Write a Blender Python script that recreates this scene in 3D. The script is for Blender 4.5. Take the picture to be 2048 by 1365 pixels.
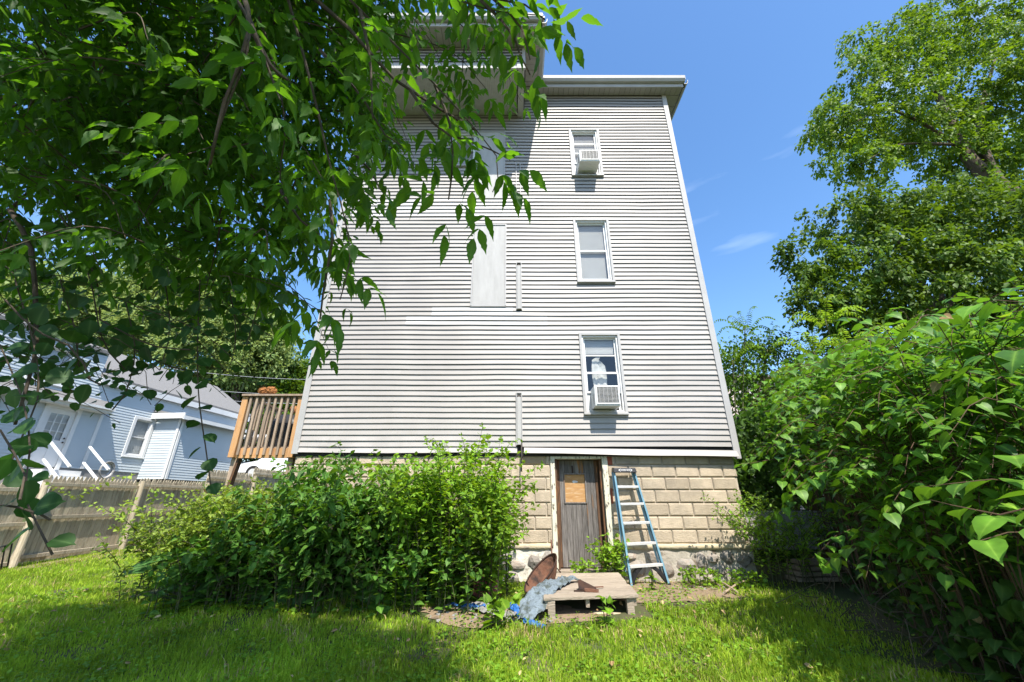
import bpy, math, random
import numpy as np
from mathutils import Vector, Matrix, noise as mn
random.seed(7); rng = np.random.default_rng(7)
R = math.radians
for o in list(bpy.data.objects): bpy.data.objects.remove(o)
SC = bpy.context.scene; COL = SC.collection

# ---------------------------------------------------------------- camera
PITCH = R(22.05); FPX = 796.0
cam = bpy.data.objects.new('camera', bpy.data.cameras.new('camera')); COL.objects.link(cam)
cam.data.sensor_width = 36; cam.data.lens = 36 * FPX / 2048
cam.data.clip_start = 0.02; cam.data.clip_end = 2000
cam.location = (0, 0, 0); cam.rotation_euler = (R(90) + PITCH, 0, 0)
SC.camera = cam

# ---------------------------------------------------------------- sky and sun
SUN = Vector((0.158, -0.63, 1.0)).normalized()
world = bpy.data.worlds.new('World'); SC.world = world; world.use_nodes = True
nt = world.node_tree; nt.nodes.clear()
N = nt.nodes.new; L = nt.links.new
wo = N('ShaderNodeOutputWorld'); bg = N('ShaderNodeBackground'); sky = N('ShaderNodeTexSky')
sky.sky_type = 'NISHITA'; sky.sun_disc = False
sky.sun_elevation = math.asin(SUN.z); sky.sun_rotation = math.atan2(SUN.x, SUN.y)
sky.altitude = 50; sky.air_density = 1.0; sky.dust_density = 0.7; sky.ozone_density = 1.6
hs = N('ShaderNodeHueSaturation'); hs.inputs['Saturation'].default_value = 1.2; hs.inputs['Value'].default_value = 1.25
L(sky.outputs[0], hs.inputs['Color'])
tc = N('ShaderNodeTexCoord'); mp = N('ShaderNodeMapping'); mp.inputs['Rotation'].default_value = (0.1, 0.25, 0.5)
mp.inputs['Scale'].default_value = (1.2, 4.0, 12.0)
L(tc.outputs['Generated'], mp.inputs[0])
nz = N('ShaderNodeTexNoise'); nz.inputs['Scale'].default_value = 1.3; nz.inputs['Detail'].default_value = 5; nz.inputs['Roughness'].default_value = 0.45
L(mp.outputs[0], nz.inputs['Vector'])
rp = N('ShaderNodeValToRGB'); rp.color_ramp.elements[0].position = 0.575; rp.color_ramp.elements[1].position = 0.85
rp.color_ramp.elements[1].color = (0.4, 0.4, 0.4, 1)
L(nz.outputs[0], rp.inputs[0])
mx = N('ShaderNodeMix'); mx.data_type = 'RGBA'; L(rp.outputs[0], mx.inputs[0]); L(hs.outputs[0], mx.inputs[6]); mx.inputs[7].default_value = (5.5, 6.4, 7.6, 1)
L(mx.outputs[2], bg.inputs[0]); bg.inputs[1].default_value = 0.135
L(bg.outputs[0], wo.inputs[0])
sl = bpy.data.lights.new('sun', 'SUN'); sl.energy = 4.8; sl.angle = R(0.53); sl.color = (1.0, 0.945, 0.85)
so = bpy.data.objects.new('sun', sl); COL.objects.link(so); so.rotation_euler = SUN.to_track_quat('Z', 'Y').to_euler(); so.location = SUN * 50
SC.view_settings.view_transform = 'Standard'; SC.view_settings.look = 'None'; SC.view_settings.gamma = 1
SC.view_settings.exposure = 0.92
SC.render.engine = 'CYCLES'
SC.cycles.max_bounces = 7; SC.cycles.transparent_max_bounces = 8; SC.cycles.diffuse_bounces = 2; SC.cycles.use_denoising = True

# ---------------------------------------------------------------- materials
def newmat(name):
    m = bpy.data.materials.new(name); m.use_nodes = True; t = m.node_tree; t.nodes.clear()
    out = t.nodes.new('ShaderNodeOutputMaterial'); p = t.nodes.new('ShaderNodeBsdfPrincipled')
    t.links.new(p.outputs[0], out.inputs[0]); return m, t, p, out
def mat(name, c1, c2=None, c3=None, rough=0.7, scale=6, detail=6, stretch=(1, 1, 1), bump=0.15, bscale=None, metal=0, spec=0.3, rand=0.0, thr=(0.35, 0.7), patch=None, pscale=2.0, pthr=(0.55, 0.62), island=False):
    """colour noise between c1 and c2 (and c3), a blotchy patch colour, per-object brightness and a bump"""
    m, t, p, out = newmat(name); n = t.nodes.new; l = t.links.new
    p.inputs['Roughness'].default_value = rough; p.inputs['Metallic'].default_value = metal; p.inputs['Specular IOR Level'].default_value = spec
    c2 = c2 or tuple(v * 0.75 for v in c1)
    tco = n('ShaderNodeTexCoord'); mpp = n('ShaderNodeMapping'); mpp.inputs['Scale'].default_value = stretch
    geo = n('ShaderNodeNewGeometry'); l(geo.outputs['Position'], mpp.inputs[0])
    nz = n('ShaderNodeTexNoise'); nz.inputs['Scale'].default_value = scale; nz.inputs['Detail'].default_value = detail; nz.inputs['Roughness'].default_value = 0.6
    l(mpp.outputs[0], nz.inputs['Vector'])
    r = n('ShaderNodeValToRGB'); e = r.color_ramp.elements; e[0].position = thr[0]; e[1].position = thr[1]
    e[0].color = (*c1, 1); e[1].color = (*c2, 1)
    if c3: k = e.new((thr[0] + thr[1]) / 2); k.color = (*c3, 1)
    l(nz.outputs[0], r.inputs[0]); col = r.outputs[0]
    if patch:
        n2 = n('ShaderNodeTexNoise'); n2.inputs['Scale'].default_value = pscale; n2.inputs['Detail'].default_value = 8; n2.inputs['Roughness'].default_value = 0.65
        l(mpp.outputs[0], n2.inputs['Vector'])
        r2 = n('ShaderNodeValToRGB'); r2.color_ramp.elements[0].position = pthr[0]; r2.color_ramp.elements[1].position = pthr[1]
        l(n2.outputs[0], r2.inputs[0]); mm = n('ShaderNodeMix'); mm.data_type = 'RGBA'
        l(r2.outputs[0], mm.inputs[0]); l(col, mm.inputs[6]); mm.inputs[7].default_value = (*patch, 1); col = mm.outputs[2]
    if rand:
        oi = n('ShaderNodeObjectInfo'); mr = n('ShaderNodeMapRange'); mr.inputs[3].default_value = 1 - rand; mr.inputs[4].default_value = 1 + rand
        l(geo.outputs['Random Per Island'] if island else oi.outputs['Random'], mr.inputs[0])
        h = n('ShaderNodeHueSaturation'); l(mr.outputs[0], h.inputs['Value']); l(col, h.inputs['Color']); col = h.outputs[0]
    l(col, p.inputs['Base Color'])
    if bump:
        b = n('ShaderNodeBump'); b.inputs['Strength'].default_value = min(1, bump * 2); b.inputs['Distance'].default_value = 0.01
        n3 = n('ShaderNodeTexNoise'); n3.inputs['Scale'].default_value = bscale or scale * 4; n3.inputs['Detail'].default_value = 5
        l(mpp.outputs[0], n3.inputs['Vector']); l(n3.outputs[0], b.inputs['Height']); l(b.outputs[0], p.inputs['Normal'])
    return m
def leafmat(name, lo, hi, tr, tmix=0.4, rough=0.55, spec=0.28):
    m, t, p, out = newmat(name); n = t.nodes.new; l = t.links.new
    geo = n('ShaderNodeNewGeometry'); oi = n('ShaderNodeObjectInfo'); ad = n('ShaderNodeMath'); ad.operation = 'ADD'
    l(geo.outputs['Random Per Island'], ad.inputs[0]); l(oi.outputs['Random'], ad.inputs[1])
    fr = n('ShaderNodeMath'); fr.operation = 'FRACT'; l(ad.outputs[0], fr.inputs[0])
    r = n('ShaderNodeValToRGB'); r.color_ramp.elements[0].color = (*lo, 1); r.color_ramp.elements[1].color = (*hi, 1)
    l(fr.outputs[0], r.inputs[0])
    nz = n('ShaderNodeTexNoise'); nz.inputs['Scale'].default_value = 1.1; nz.inputs['Detail'].default_value = 3; l(geo.outputs['Position'], nz.inputs['Vector'])
    mr = n('ShaderNodeMapRange'); mr.inputs[1].default_value = 0.3; mr.inputs[2].default_value = 0.7; mr.inputs[3].default_value = 0.75; mr.inputs[4].default_value = 1.3
    l(nz.outputs[0], mr.inputs[0])
    h = n('ShaderNodeHueSaturation'); l(r.outputs[0], h.inputs['Color']); l(mr.outputs[0], h.inputs['Value'])
    at_ = n('ShaderNodeAttribute'); at_.attribute_name = 'rib'; pw_ = n('ShaderNodeMath'); pw_.operation = 'POWER'; pw_.inputs[1].default_value = 9; l(at_.outputs['Fac'], pw_.inputs[0])
    wv = n('ShaderNodeMath'); wv.operation = 'MULTIPLY'; wv.inputs[1].default_value = .55; l(pw_.outputs[0], wv.inputs[0])
    rm = n('ShaderNodeMix'); rm.data_type = 'RGBA'; l(wv.outputs[0], rm.inputs[0]); l(h.outputs[0], rm.inputs[6]); rm.inputs[7].default_value = (hi[0] * 2.2 + .03, hi[1] * 1.8 + .03, hi[2] * 2 + .02, 1)
    n2 = n('ShaderNodeTexNoise'); n2.inputs['Scale'].default_value = 14; n2.inputs['Detail'].default_value = 2; l(geo.outputs['Position'], n2.inputs['Vector'])
    r2 = n('ShaderNodeMapRange'); r2.inputs[1].default_value = .3; r2.inputs[2].default_value = .7; r2.inputs[3].default_value = .72; r2.inputs[4].default_value = 1.28; l(n2.outputs[0], r2.inputs[0])
    h2 = n('ShaderNodeHueSaturation'); l(rm.outputs[2], h2.inputs['Color']); l(r2.outputs[0], h2.inputs['Value'])
    l(h2.outputs[0], p.inputs['Base Color']); p.inputs['Roughness'].default_value = rough; p.inputs['Specular IOR Level'].default_value = spec
    tb = n('ShaderNodeBsdfTranslucent'); m2 = n('ShaderNodeHueSaturation'); m2.inputs['Color'].default_value = (*tr, 1); l(mr.outputs[0], m2.inputs['Value']); l(m2.outputs[0], tb.inputs[0])
    ms = n('ShaderNodeMixShader'); ms.inputs[0].default_value = tmix; l(p.outputs[0], ms.inputs[1]); l(tb.outputs[0], ms.inputs[2]); l(ms.outputs[0], out.inputs[0])
    return m
M = {}
M['siding'] = mat('grey_vinyl', (.355, .333, .31), (.305, .287, .268), rough=.5, scale=1.1, bump=.06, bscale=14, rand=.06, stretch=(1, 1, .45), patch=(.31, .29, .265), pscale=2.6, pthr=(.56, .85))
M['siding_new'] = mat('paler_vinyl', (.50, .48, .455), (.47, .45, .43), rough=.5, scale=2, bump=.03, rand=.03)
M['siding_dirty'] = mat('dirty_vinyl', (.40, .375, .355), (.32, .30, .28), rough=.55, scale=1.6, bump=.05, rand=.05, patch=(.30, .28, .26), pscale=3, pthr=(.6, .75))
M['trimgrey'] = mat('grey_trim', (.40, .39, .38), (.35, .34, .33), rough=.5, scale=4, bump=.04, patch=(.25, .24, .22), pscale=9, pthr=(.66, .76))
M['casing'] = mat('dark_grey_casing', (.30, .29, .28), (.22, .21, .20), rough=.5, scale=5, bump=.05)
M['white'] = mat('white_paint', (.68, .68, .67), (.62, .62, .61), rough=.45, scale=3, bump=.04, patch=(.55, .53, .5), pscale=8, pthr=(.66, .8))
M['whitewood'] = mat('weathered_white_board', (.42, .41, .395), (.35, .34, .325), rough=.65, scale=3, stretch=(3, 3, .6), bump=.15, patch=(.36, .35, .34), pscale=7, pthr=(.62, .76))
M['backing'] = mat('tar_paper', (.045, .04, .035), (.02, .02, .02), rough=.9, bump=.1)
M['peel'] = mat('peeling_cream_paint', (.66, .63, .50), (.56, .53, .41), rough=.7, scale=4, stretch=(3, 3, 1), bump=.25, patch=(.13, .11, .09), pscale=9, pthr=(.55, .6))
M['peelbrown'] = mat('bare_brown_wood', (.13, .07, .04), (.06, .035, .02), rough=.8, scale=5, stretch=(8, 8, 1), bump=.3, patch=(.30, .13, .045), pscale=3, pthr=(.56, .7))
M['doorwood'] = mat('grey_weathered_door', (.21, .19, .175), (.075, .066, .06), rough=.8, scale=6, stretch=(9, 9, .7), bump=.35, rand=.22, patch=(.30, .145, .05), pscale=1.5, pthr=(.585, .66))
M['ply'] = mat('orange_plywood', (.47, .27, .11), (.36, .19, .075), rough=.75, scale=5, stretch=(1.5, 1, 9), bump=.2, patch=(.55, .42, .27), pscale=4, pthr=(.55, .7))
M['block'] = mat('tan_block', (.48, .395, .29), (.385, .315, .23), rough=.9, scale=9, bump=.6, bscale=60, rand=.16, patch=(.27, .23, .175), pscale=2.2, pthr=(.52, .78))
M['blockpatch'] = mat('brown_stained_block', (.36, .25, .15), (.42, .33, .23), rough=.9, scale=9, bump=.4, rand=.1)
M['mortar'] = mat('tan_mortar', (.50, .43, .33), (.42, .36, .275), rough=.95, scale=12, bump=.5, bscale=60)
M['ledge'] = mat('yellowish_ledge', (.50, .42, .27), (.42, .36, .26), rough=.9, scale=8, bump=.5, patch=(.3, .25, .2), pscale=6)
M['rubble'] = mat('pale_rubble_mortar', (.43, .385, .32), (.31, .275, .225), rough=.95, scale=9, bump=1.0, bscale=26, patch=(.20, .16, .12), pscale=5, pthr=(.55, .62))
M['limewash'] = mat('whitewashed_rubble', (.66, .62, .54), (.5, .46, .39), rough=.95, scale=9, bump=.9, bscale=25, patch=(.25, .22, .18), pscale=9, pthr=(.58, .68))
M['stone'] = mat('field_stone', (.27, .22, .18), (.16, .145, .135), (.30, .27, .235), rough=.85, scale=7, bump=.6, bscale=30, rand=.35, patch=(.33, .22, .15), pscale=4, pthr=(.6, .7))
M['brick'] = mat('red_brick', (.33, .095, .05), (.24, .07, .04), rough=.9, scale=14, bump=.4)
M['ladderblue'] = mat('blue_fibreglass', (.16, .30, .385), (.12, .24, .32), rough=.4, scale=6, bump=.05, patch=(.33, .42, .46), pscale=10, pthr=(.62, .75))
M['alu'] = mat('brushed_aluminium', (.70, .69, .68), (.60, .59, .58), rough=.4, scale=20, stretch=(.5, 4, 4), bump=.06, metal=.35)
M['blackplastic'] = mat('black_plastic', (.025, .025, .028), (.015, .015, .017), rough=.45, scale=8, bump=.08)
M['print'] = mat('white_print', (.75, .75, .75), (.7, .7, .7), bump=0)
M['plank'] = mat('weathered_plank', (.29, .235, .18), (.15, .12, .09), (.35, .29, .225), rough=.9, scale=4, stretch=(.8, 9, 9), bump=.5, rand=.14, patch=(.15, .115, .085), pscale=5, pthr=(.62, .72))
M['deck'] = mat('orange_lumber', (.50, .255, .095), (.34, .155, .06), (.46, .27, .13), rough=.75, scale=3, stretch=(7, 7, 1), bump=.2, rand=.15)
M['deckgrey'] = mat('greyed_lumber', (.36, .275, .20), (.24, .175, .125), rough=.85, scale=3, stretch=(9, 9, 1), bump=.3, rand=.18)
M['fence'] = mat('weathered_fence', (.39, .325, .225), (.25, .205, .14), (.44, .38, .28), rough=.9, scale=3, stretch=(6, 6, .8), bump=.4, rand=.2, patch=(.15, .15, .10), pscale=1.4, pthr=(.55, .8))
M['rust'] = mat('rusty_steel', (.15, .065, .04), (.07, .038, .028), (.19, .095, .06), rough=.85, scale=9, bump=.4, metal=.2, patch=(.05, .035, .03), pscale=5, pthr=(.52, .66))
M['darkrust'] = mat('dark_rusty_metal', (.07, .035, .022), (.03, .02, .018), rough=.8, scale=9, bump=.3, metal=.3)
M['tarp'] = mat('frayed_tarp', (.10, .125, .15), (.035, .045, .05), (.17, .21, .24), rough=.75, scale=16, bump=.4, patch=(.07, .085, .08), pscale=8, pthr=(.52, .6))
M['tarpblue'] = mat('blue_tarp', (.03, .14, .42), (.02, .08, .26), rough=.5, scale=12, bump=.3, patch=(.12, .26, .48), pscale=14)
M['pink'] = mat('pink_cloth', (.42, .09, .11), (.26, .04, .06), (.5, .16, .17), rough=.85, scale=11, bump=.4)
M['ash'] = mat('grey_debris', (.30, .29, .27), (.14, .135, .125), rough=.95, scale=20, bump=.6)
M['blueside'] = mat('pale_blue_vinyl', (.50, .55, .58), (.46, .51, .54), rough=.5, scale=1, bump=.03)
M['shingle'] = mat('grey_shingle', (.22, .215, .21), (.15, .145, .14), rough=.95, scale=14, stretch=(3, 1, 3), bump=.6, bscale=40)
M['roofedge'] = mat('pale_roof_membrane', (.7, .7, .7), (.6, .6, .6), rough=.6, bump=.05)
M['cmu'] = mat('grey_concrete_block', (.36, .34, .32), (.27, .255, .24), rough=.95, scale=12, bump=.5, rand=.1)
M['cargrey'] = mat('white_car_paint', (.75, .76, .78), (.72, .73, .75), rough=.2, scale=1, bump=0, spec=.6)
M['tyre'] = mat('tyre_rubber', (.02, .02, .02), (.03, .03, .03), rough=.85, bump=.1)
M['coir'] = mat('brown_coir', (.36, .155, .05), (.22, .085, .03), rough=.95, scale=30, bump=.6)
M['bark'] = mat('grey_brown_bark', (.13, .10, .075), (.07, .055, .04), rough=.95, scale=8, stretch=(2, 2, .6), bump=.8, bscale=24)
M['twig'] = mat('dark_twig', (.10, .075, .05), (.06, .045, .035), rough=.9, scale=14, bump=.2)
M['greenstem'] = mat('green_stem', (.07, .085, .03), (.05, .04, .022), rough=.7, scale=5, bump=.1)
M['redstem'] = mat('reddish_stem', (.10, .055, .03), (.07, .045, .025), rough=.7, scale=5, bump=.1)
M['pipe'] = mat('dark_iron_pipe', (.05, .045, .04), (.09, .07, .06), rough=.7, bump=.2)
M['wire'] = mat('grey_cable', (.35, .36, .37), (.28, .28, .29), rough=.6, bump=0)
M['pinkhouse'] = mat('pale_pink_siding', (.62, .52, .47), (.55, .46, .42), rough=.6, scale=2, bump=.05)
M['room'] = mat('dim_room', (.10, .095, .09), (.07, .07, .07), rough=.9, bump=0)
M['blind'] = mat('pale_blind', (.62, .61, .59), (.55, .54, .52), rough=.7, scale=3, bump=.03)
M['paper'] = mat('crumpled_plastic', (.60, .59, .56), (.42, .41, .39), rough=.5, scale=9, bump=.8, bscale=12)
M['acgrille'] = mat('aluminium_fins', (.30, .295, .285), (.09, .088, .085), rough=.5, scale=26, bump=.5, metal=.3)
def glassmat():
    m, t, p, out = newmat('window_glass'); n = t.nodes.new; l = t.links.new
    g = n('ShaderNodeBsdfGlossy'); g.inputs['Roughness'].default_value = .03; tr = n('ShaderNodeBsdfTransparent'); tr.inputs[0].default_value = (.86, .88, .88, 1)
    f = n('ShaderNodeLayerWeight'); f.inputs[0].default_value = .5; pw_ = n('ShaderNodeMath'); pw_.operation = 'POWER'; pw_.inputs[1].default_value = 4; l(f.outputs['Facing'], pw_.inputs[0]); a = n('ShaderNodeMath'); a.operation = 'MULTIPLY_ADD'; a.inputs[1].default_value = .7; a.inputs[2].default_value = .07; l(pw_.outputs[0], a.inputs[0])
    x = n('ShaderNodeMixShader'); l(a.outputs[0], x.inputs[0]); l(tr.outputs[0], x.inputs[1]); l(g.outputs[0], x.inputs[2]); l(x.outputs[0], out.inputs[0]); return m
M['glass'] = glassmat()
# foliage
M['elder'] = leafmat('box_elder_leaf', (.018, .058, .008), (.045, .115, .014), (.17, .40, .012), .45)
M['vineleaf'] = leafmat('round_vine_leaf', (.018, .058, .012), (.036, .09, .02), (.07, .20, .018), .3)
M['knot'] = leafmat('knotweed_leaf', (.022, .08, .010), (.105, .235, .018), (.22, .46, .02), .27, rough=.5)
M['lime'] = leafmat('bright_green_leaf', (.13, .26, .02), (.20, .34, .03), (.42, .62, .03), .35)
M['poke'] = leafmat('pokeweed_leaf', (.035, .11, .014), (.085, .19, .022), (.20, .38, .015), .28)
M['bramble'] = leafmat('bramble_leaf', (.10, .18, .02), (.22, .30, .045), (.40, .52, .03), .3)
M['weedy'] = leafmat('weed_leaf', (.075, .175, .012), (.16, .29, .018), (.34, .54, .015), .3)
M['burdock'] = leafmat('burdock_leaf', (.045, .12, .03), (.07, .16, .035), (.12, .26, .03), .2)
M['maple'] = leafmat('maple_leaf', (.035, .085, .008), (.10, .17, .014), (.20, .33, .012), .26)
M['yellowgreen'] = leafmat('yellow_green_leaf', (.042, .105, .006), (.135, .215, .012), (.26, .42, .01), .3)
M['farleaf'] = leafmat('far_tree_leaf', (.13, .20, .06), (.23, .30, .10), (.4, .5, .12), .38)
M['ailanthus'] = leafmat('pinnate_leaf', (.05, .12, .014), (.12, .23, .02), (.24, .42, .015), .28)
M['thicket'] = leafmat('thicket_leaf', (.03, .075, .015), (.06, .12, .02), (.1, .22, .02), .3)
M['grass'] = leafmat('grass_blade', (.12, .25, .014), (.34, .44, .04), (.46, .62, .03), .35, rough=.6, spec=.15)
M['drygrass'] = leafmat('straw_blade', (.38, .29, .12), (.50, .40, .19), (.4, .32, .12), .25, rough=.7)
M['browned'] = leafmat('dead_leaf', (.20, .12, .05), (.42, .34, .16), (.3, .2, .06), .2, rough=.8)
M['soil'] = mat('lawn_soil', (.10, .085, .045), (.06, .055, .03), rough=1, scale=5, bump=.6, bscale=30, patch=(.06, .075, .025), pscale=2.0, pthr=(.42, .55))
M['dirt'] = mat('bare_dirt', (.19, .135, .085), (.10, .07, .045), (.24, .175, .115), rough=1, scale=9, bump=.9, bscale=40)

# ---------------------------------------------------------------- object helpers
WO = {}
def link(name, data, m, parent=None, wloc=(0, 0, 0)):
    o = bpy.data.objects.new(name, data); COL.objects.link(o)
    wloc = Vector(wloc); WO[o.name] = wloc
    if parent is not None: o.parent = parent; o.location = wloc - WO[parent.name]
    else: o.location = wloc
    if m is not None and data is not None and not data.materials: data.materials.append(m)
    return o
def tag(o, label=None, cat=None, group=None, kind=None):
    if label: o['label'] = label
    if cat: o['category'] = cat
    if group: o['group'] = group
    if kind: o['kind'] = kind
    return o
def thing(name, loc, label, cat, group=None):
    o = bpy.data.objects.new(name, None); COL.objects.link(o); o.location = loc; o.empty_display_size = .1
    WO[o.name] = Vector(loc); return tag(o, label, cat, group)
class Fr:
    """a wall's frame: s along it, d out of it, z up"""
    def __init__(s, o, u, n): s.o = Vector(o); s.u = Vector(u).normalized(); s.n = Vector(n).normalized()
    def p(s, a, d, z): return s.o + s.u * a + s.n * d + Vector((0, 0, z))
class MB:
    def __init__(s): s.v = []; s.f = []
    def hexa(s, c):
        b = len(s.v); s.v += [tuple(x) for x in c]
        s.f += [tuple(b + i for i in q) for q in ((0, 3, 2, 1), (4, 5, 6, 7), (0, 1, 5, 4), (1, 2, 6, 5), (2, 3, 7, 6), (3, 0, 4, 7))]; return s
    def box(s, x0, x1, y0, y1, z0, z1):
        return s.hexa([(x0, y0, z0), (x1, y0, z0), (x1, y1, z0), (x0, y1, z0), (x0, y0, z1), (x1, y0, z1), (x1, y1, z1), (x0, y1, z1)])
    def fbox(s, F, a0, a1, d0, d1, z0, z1):
        return s.hexa([F.p(a0, d1, z0), F.p(a1, d1, z0), F.p(a1, d0, z0), F.p(a0, d0, z0), F.p(a0, d1, z1), F.p(a1, d1, z1), F.p(a1, d0, z1), F.p(a0, d0, z1)])
    def beam(s, a, b, w, h, up=(0, 0, 1)):
        a = Vector(a); b = Vector(b); d = (b - a).normalized(); x = d.cross(Vector(up)).normalized() * w / 2; y = x.cross(d).normalized() * h / 2
        return s.hexa([a - x - y, a + x - y, a + x + y, a - x + y, b - x - y, b + x - y, b + x + y, b - x + y])
    def tube(s, pts, r, n=6, cap=True):
        pts = [Vector(p) for p in pts]; k = len(pts); rr = r if isinstance(r, (list, tuple)) else [r] * k; b = len(s.v)
        up = Vector((0, 0, 1))
        for i, p in enumerate(pts):
            d = (pts[min(i + 1, k - 1)] - pts[max(i - 1, 0)]).normalized()
            if abs(d.dot(up)) > .95: x = d.cross(Vector((1, 0, 0))).normalized()
            else: x = d.cross(up).normalized()
            y = x.cross(d)
            for j in range(n):
                a = 2 * math.pi * j / n; s.v.append(tuple(p + (x * math.cos(a) + y * math.sin(a)) * rr[i]))
        for i in range(k - 1):
            for j in range(n):
                s.f.append((b + i * n + j, b + i * n + (j + 1) % n, b + (i + 1) * n + (j + 1) % n, b + (i + 1) * n + j))
        if cap: s.f.append(tuple(b + j for j in range(n))[::-1]); s.f.append(tuple(b + (k - 1) * n + j for j in range(n)))
        return s
    def grid(s, rows):
        b = len(s.v); nr = len(rows); nc = len(rows[0])
        for r in rows: s.v += [tuple(p) for p in r]
        for i in range(nr - 1):
            for j in range(nc - 1): s.f.append((b + i * nc + j, b + i * nc + j + 1, b + (i + 1) * nc + j + 1, b + (i + 1) * nc + j))
        return s
    def ngon(s, pts): b = len(s.v); s.v += [tuple(p) for p in pts]; s.f.append(tuple(range(b, b + len(pts)))); return s
    def build(s, name, m, parent=None, smooth=False, kind=None, bevel=0, origin=None):
        c = Vector(origin) if origin is not None else sum((Vector(v) for v in s.v), Vector()) / len(s.v)
        me = bpy.data.meshes.new(name); me.from_pydata([tuple(Vector(v) - c) for v in s.v], [], s.f); me.update()
        if smooth: me.shade_smooth()
        o = link(name, me, m, parent, c)
        if bevel: md = o.modifiers.new('bevel', 'BEVEL'); md.width = bevel; md.segments = 2; md.limit_method = 'ANGLE'
        if kind: o['kind'] = kind
        return o
def nz3(x, y, z=0.0): return mn.noise(Vector((x, y, z)))
CP, SP = math.cos(PITCH), math.sin(PITCH)
def ray(px, py):
    x = (px - 1024) / FPX; v = (682.5 - py) / FPX; return Vector((x, CP - v * SP, SP + v * CP))
def atY(px, py, Y): r = ray(px, py); return r * (Y / r.y)
def atD(px, py, d): return ray(px, py) * d
def smooth01(t): t = max(0, min(1, t)); return t * t * (3 - 2 * t)

# ---------------------------------------------------------------- ground
def gz(x, y):
    z = -1.15 - .15 * smooth01((5.6 - y) / 1.8) - .18 * smooth01((3.8 - y) / 4)
    z += -.06 * smooth01((-7 - x) / 3) * (1 - smooth01((y - 9) / 3))
    z += 1.45 * smooth01((-10.6 - x) / 5) + 1.7 * smooth01((y - 13.5) / 12) * smooth01((9 - x) / 14)
    z += .025 * nz3(x * .7, y * .7) + .012 * nz3(x * 2.3, y * 2.3, 4)
    z += .05 * max(0, y - 30) + (max(0, -x - 25)) * .04
    return z
def axis(a, b, st, far): 
    inner = list(np.arange(a, b + 1e-6, st)); out = [st * 2]
    s = []; d = st; p = 0
    while p < far: d *= 1.35; p += d; s.append(p)
    return [a - q for q in reversed(s)] + inner + [b + q for q in s]
g = MB(); gx = axis(-12, 8, .25, 400); gy = axis(0, 16, .25, 400)
g.grid([[(x, y, gz(x, y)) for x in gx] for y in gy])
tag(g.build('ground', M['soil'], smooth=True, origin=(0, 0, 0)), kind='structure')
def patch_sheet(name, m, cx, cy, rx, ry, label_kind='structure', dz=.006, rot=0):
    b = MB(); rows = []; nr = 9; na = 40; ce = []
    for i in range(nr):
        row = []
        for j in range(na + 1):
            a = 2 * math.pi * j / na; k = i / (nr - 1) * (1 + .22 * nz3(math.cos(a) * 1.5 + cx, math.sin(a) * 1.5 + cy, 2) * 2)
            dx, dy = rx * k * math.cos(a), ry * k * math.sin(a)
            x = cx + dx * math.cos(rot) - dy * math.sin(rot); y = cy + dx * math.sin(rot) + dy * math.cos(rot)
            row.append((x, y, gz(x, y) + dz * (1.4 - i / (nr - 1))))
        rows.append(row)
    b.grid(rows); return tag(b.build(name, m, smooth=True), kind=label_kind)
patch_sheet('bare_soil', M['dirt'], 2.0, 6.5, 1.3, .7, dz=.02)
patch_sheet('bare_soil', M['dirt'], -.1, 5.3, 1.1, .35, dz=.02)
patch_sheet('bare_soil', M['dirt'], -9.6, 11.3, .5, 3.2, dz=.02)
patch_sheet('shaded_soil', M['soil'], 5.6, 6.0, 2.3, 2.6, dz=.02)

# ---------------------------------------------------------------- siding walls
def intervals(x0, x1, holes, zc, pad=0):
    cuts = [(x0, x1)]
    for h in holes:
        if h[2] < zc < h[3]:
            nc = []
            for a, b in cuts:
                if h[1] <= a or h[0] >= b: nc.append((a, b)); continue
                if h[0] > a + .02: nc.append((a, h[0]))
                if h[1] < b - .02: nc.append((h[1], b))
            cuts = nc
    return cuts
def course_mb(b, F, a0, a1, z, h, butt=.02, wav=.008, step=.3, sd=0):
    n = max(1, int((a1 - a0) / step)); r0 = []; r1 = []; r2 = []
    for i in range(n + 1):
        a = a0 + (a1 - a0) * i / n
        w = wav * (nz3(a * .55 + sd, z * 1.1, 1) * 1.6 + .5 * nz3(a * 1.7, z * 1.5, 7)); d = wav * .5 * nz3(a * 1.1, z * 6, 3)
        r0.append(F.p(a, 0.001, z + w)); r1.append(F.p(a, butt + d, z + w - .002)); r2.append(F.p(a, .004 + d, z + w + h + .004))
    b.grid([r1, r2]); return b
def holed_sheet(b, F, a0, a1, z0, z1, holes, d=0):
    xs = sorted({a0, a1, *[h[0] for h in holes if a0 < h[0] < a1], *[h[1] for h in holes if a0 < h[1] < a1]}); zs = sorted({z0, z1, *[h[2] for h in holes if z0 < h[2] < z1], *[h[3] for h in holes if z0 < h[3] < z1]})
    for i in range(len(xs) - 1):
        for j in range(len(zs) - 1):
            cx, cz = (xs[i] + xs[i + 1]) / 2, (zs[j] + zs[j + 1]) / 2
            if any(h[0] < cx < h[1] and h[2] < cz < h[3] for h in holes): continue
            b.ngon([F.p(xs[i], d, zs[j]), F.p(xs[i + 1], d, zs[j]), F.p(xs[i + 1], d, zs[j + 1]), F.p(xs[i], d, zs[j + 1])])
    return b
def blind_mb(F, a0, a1, z0, z1, d, pitch=.025):
    b = MB(); z = z1
    while z > z0: b.hexa([F.p(a0, d, z - pitch * .92), F.p(a1, d, z - pitch * .92), F.p(a1, d + .001, z - pitch * .92), F.p(a0, d + .001, z - pitch * .92), F.p(a0, d - .010, z), F.p(a1, d - .010, z), F.p(a1, d - .009, z), F.p(a0, d - .009, z)]); z -= pitch
    return b
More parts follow.
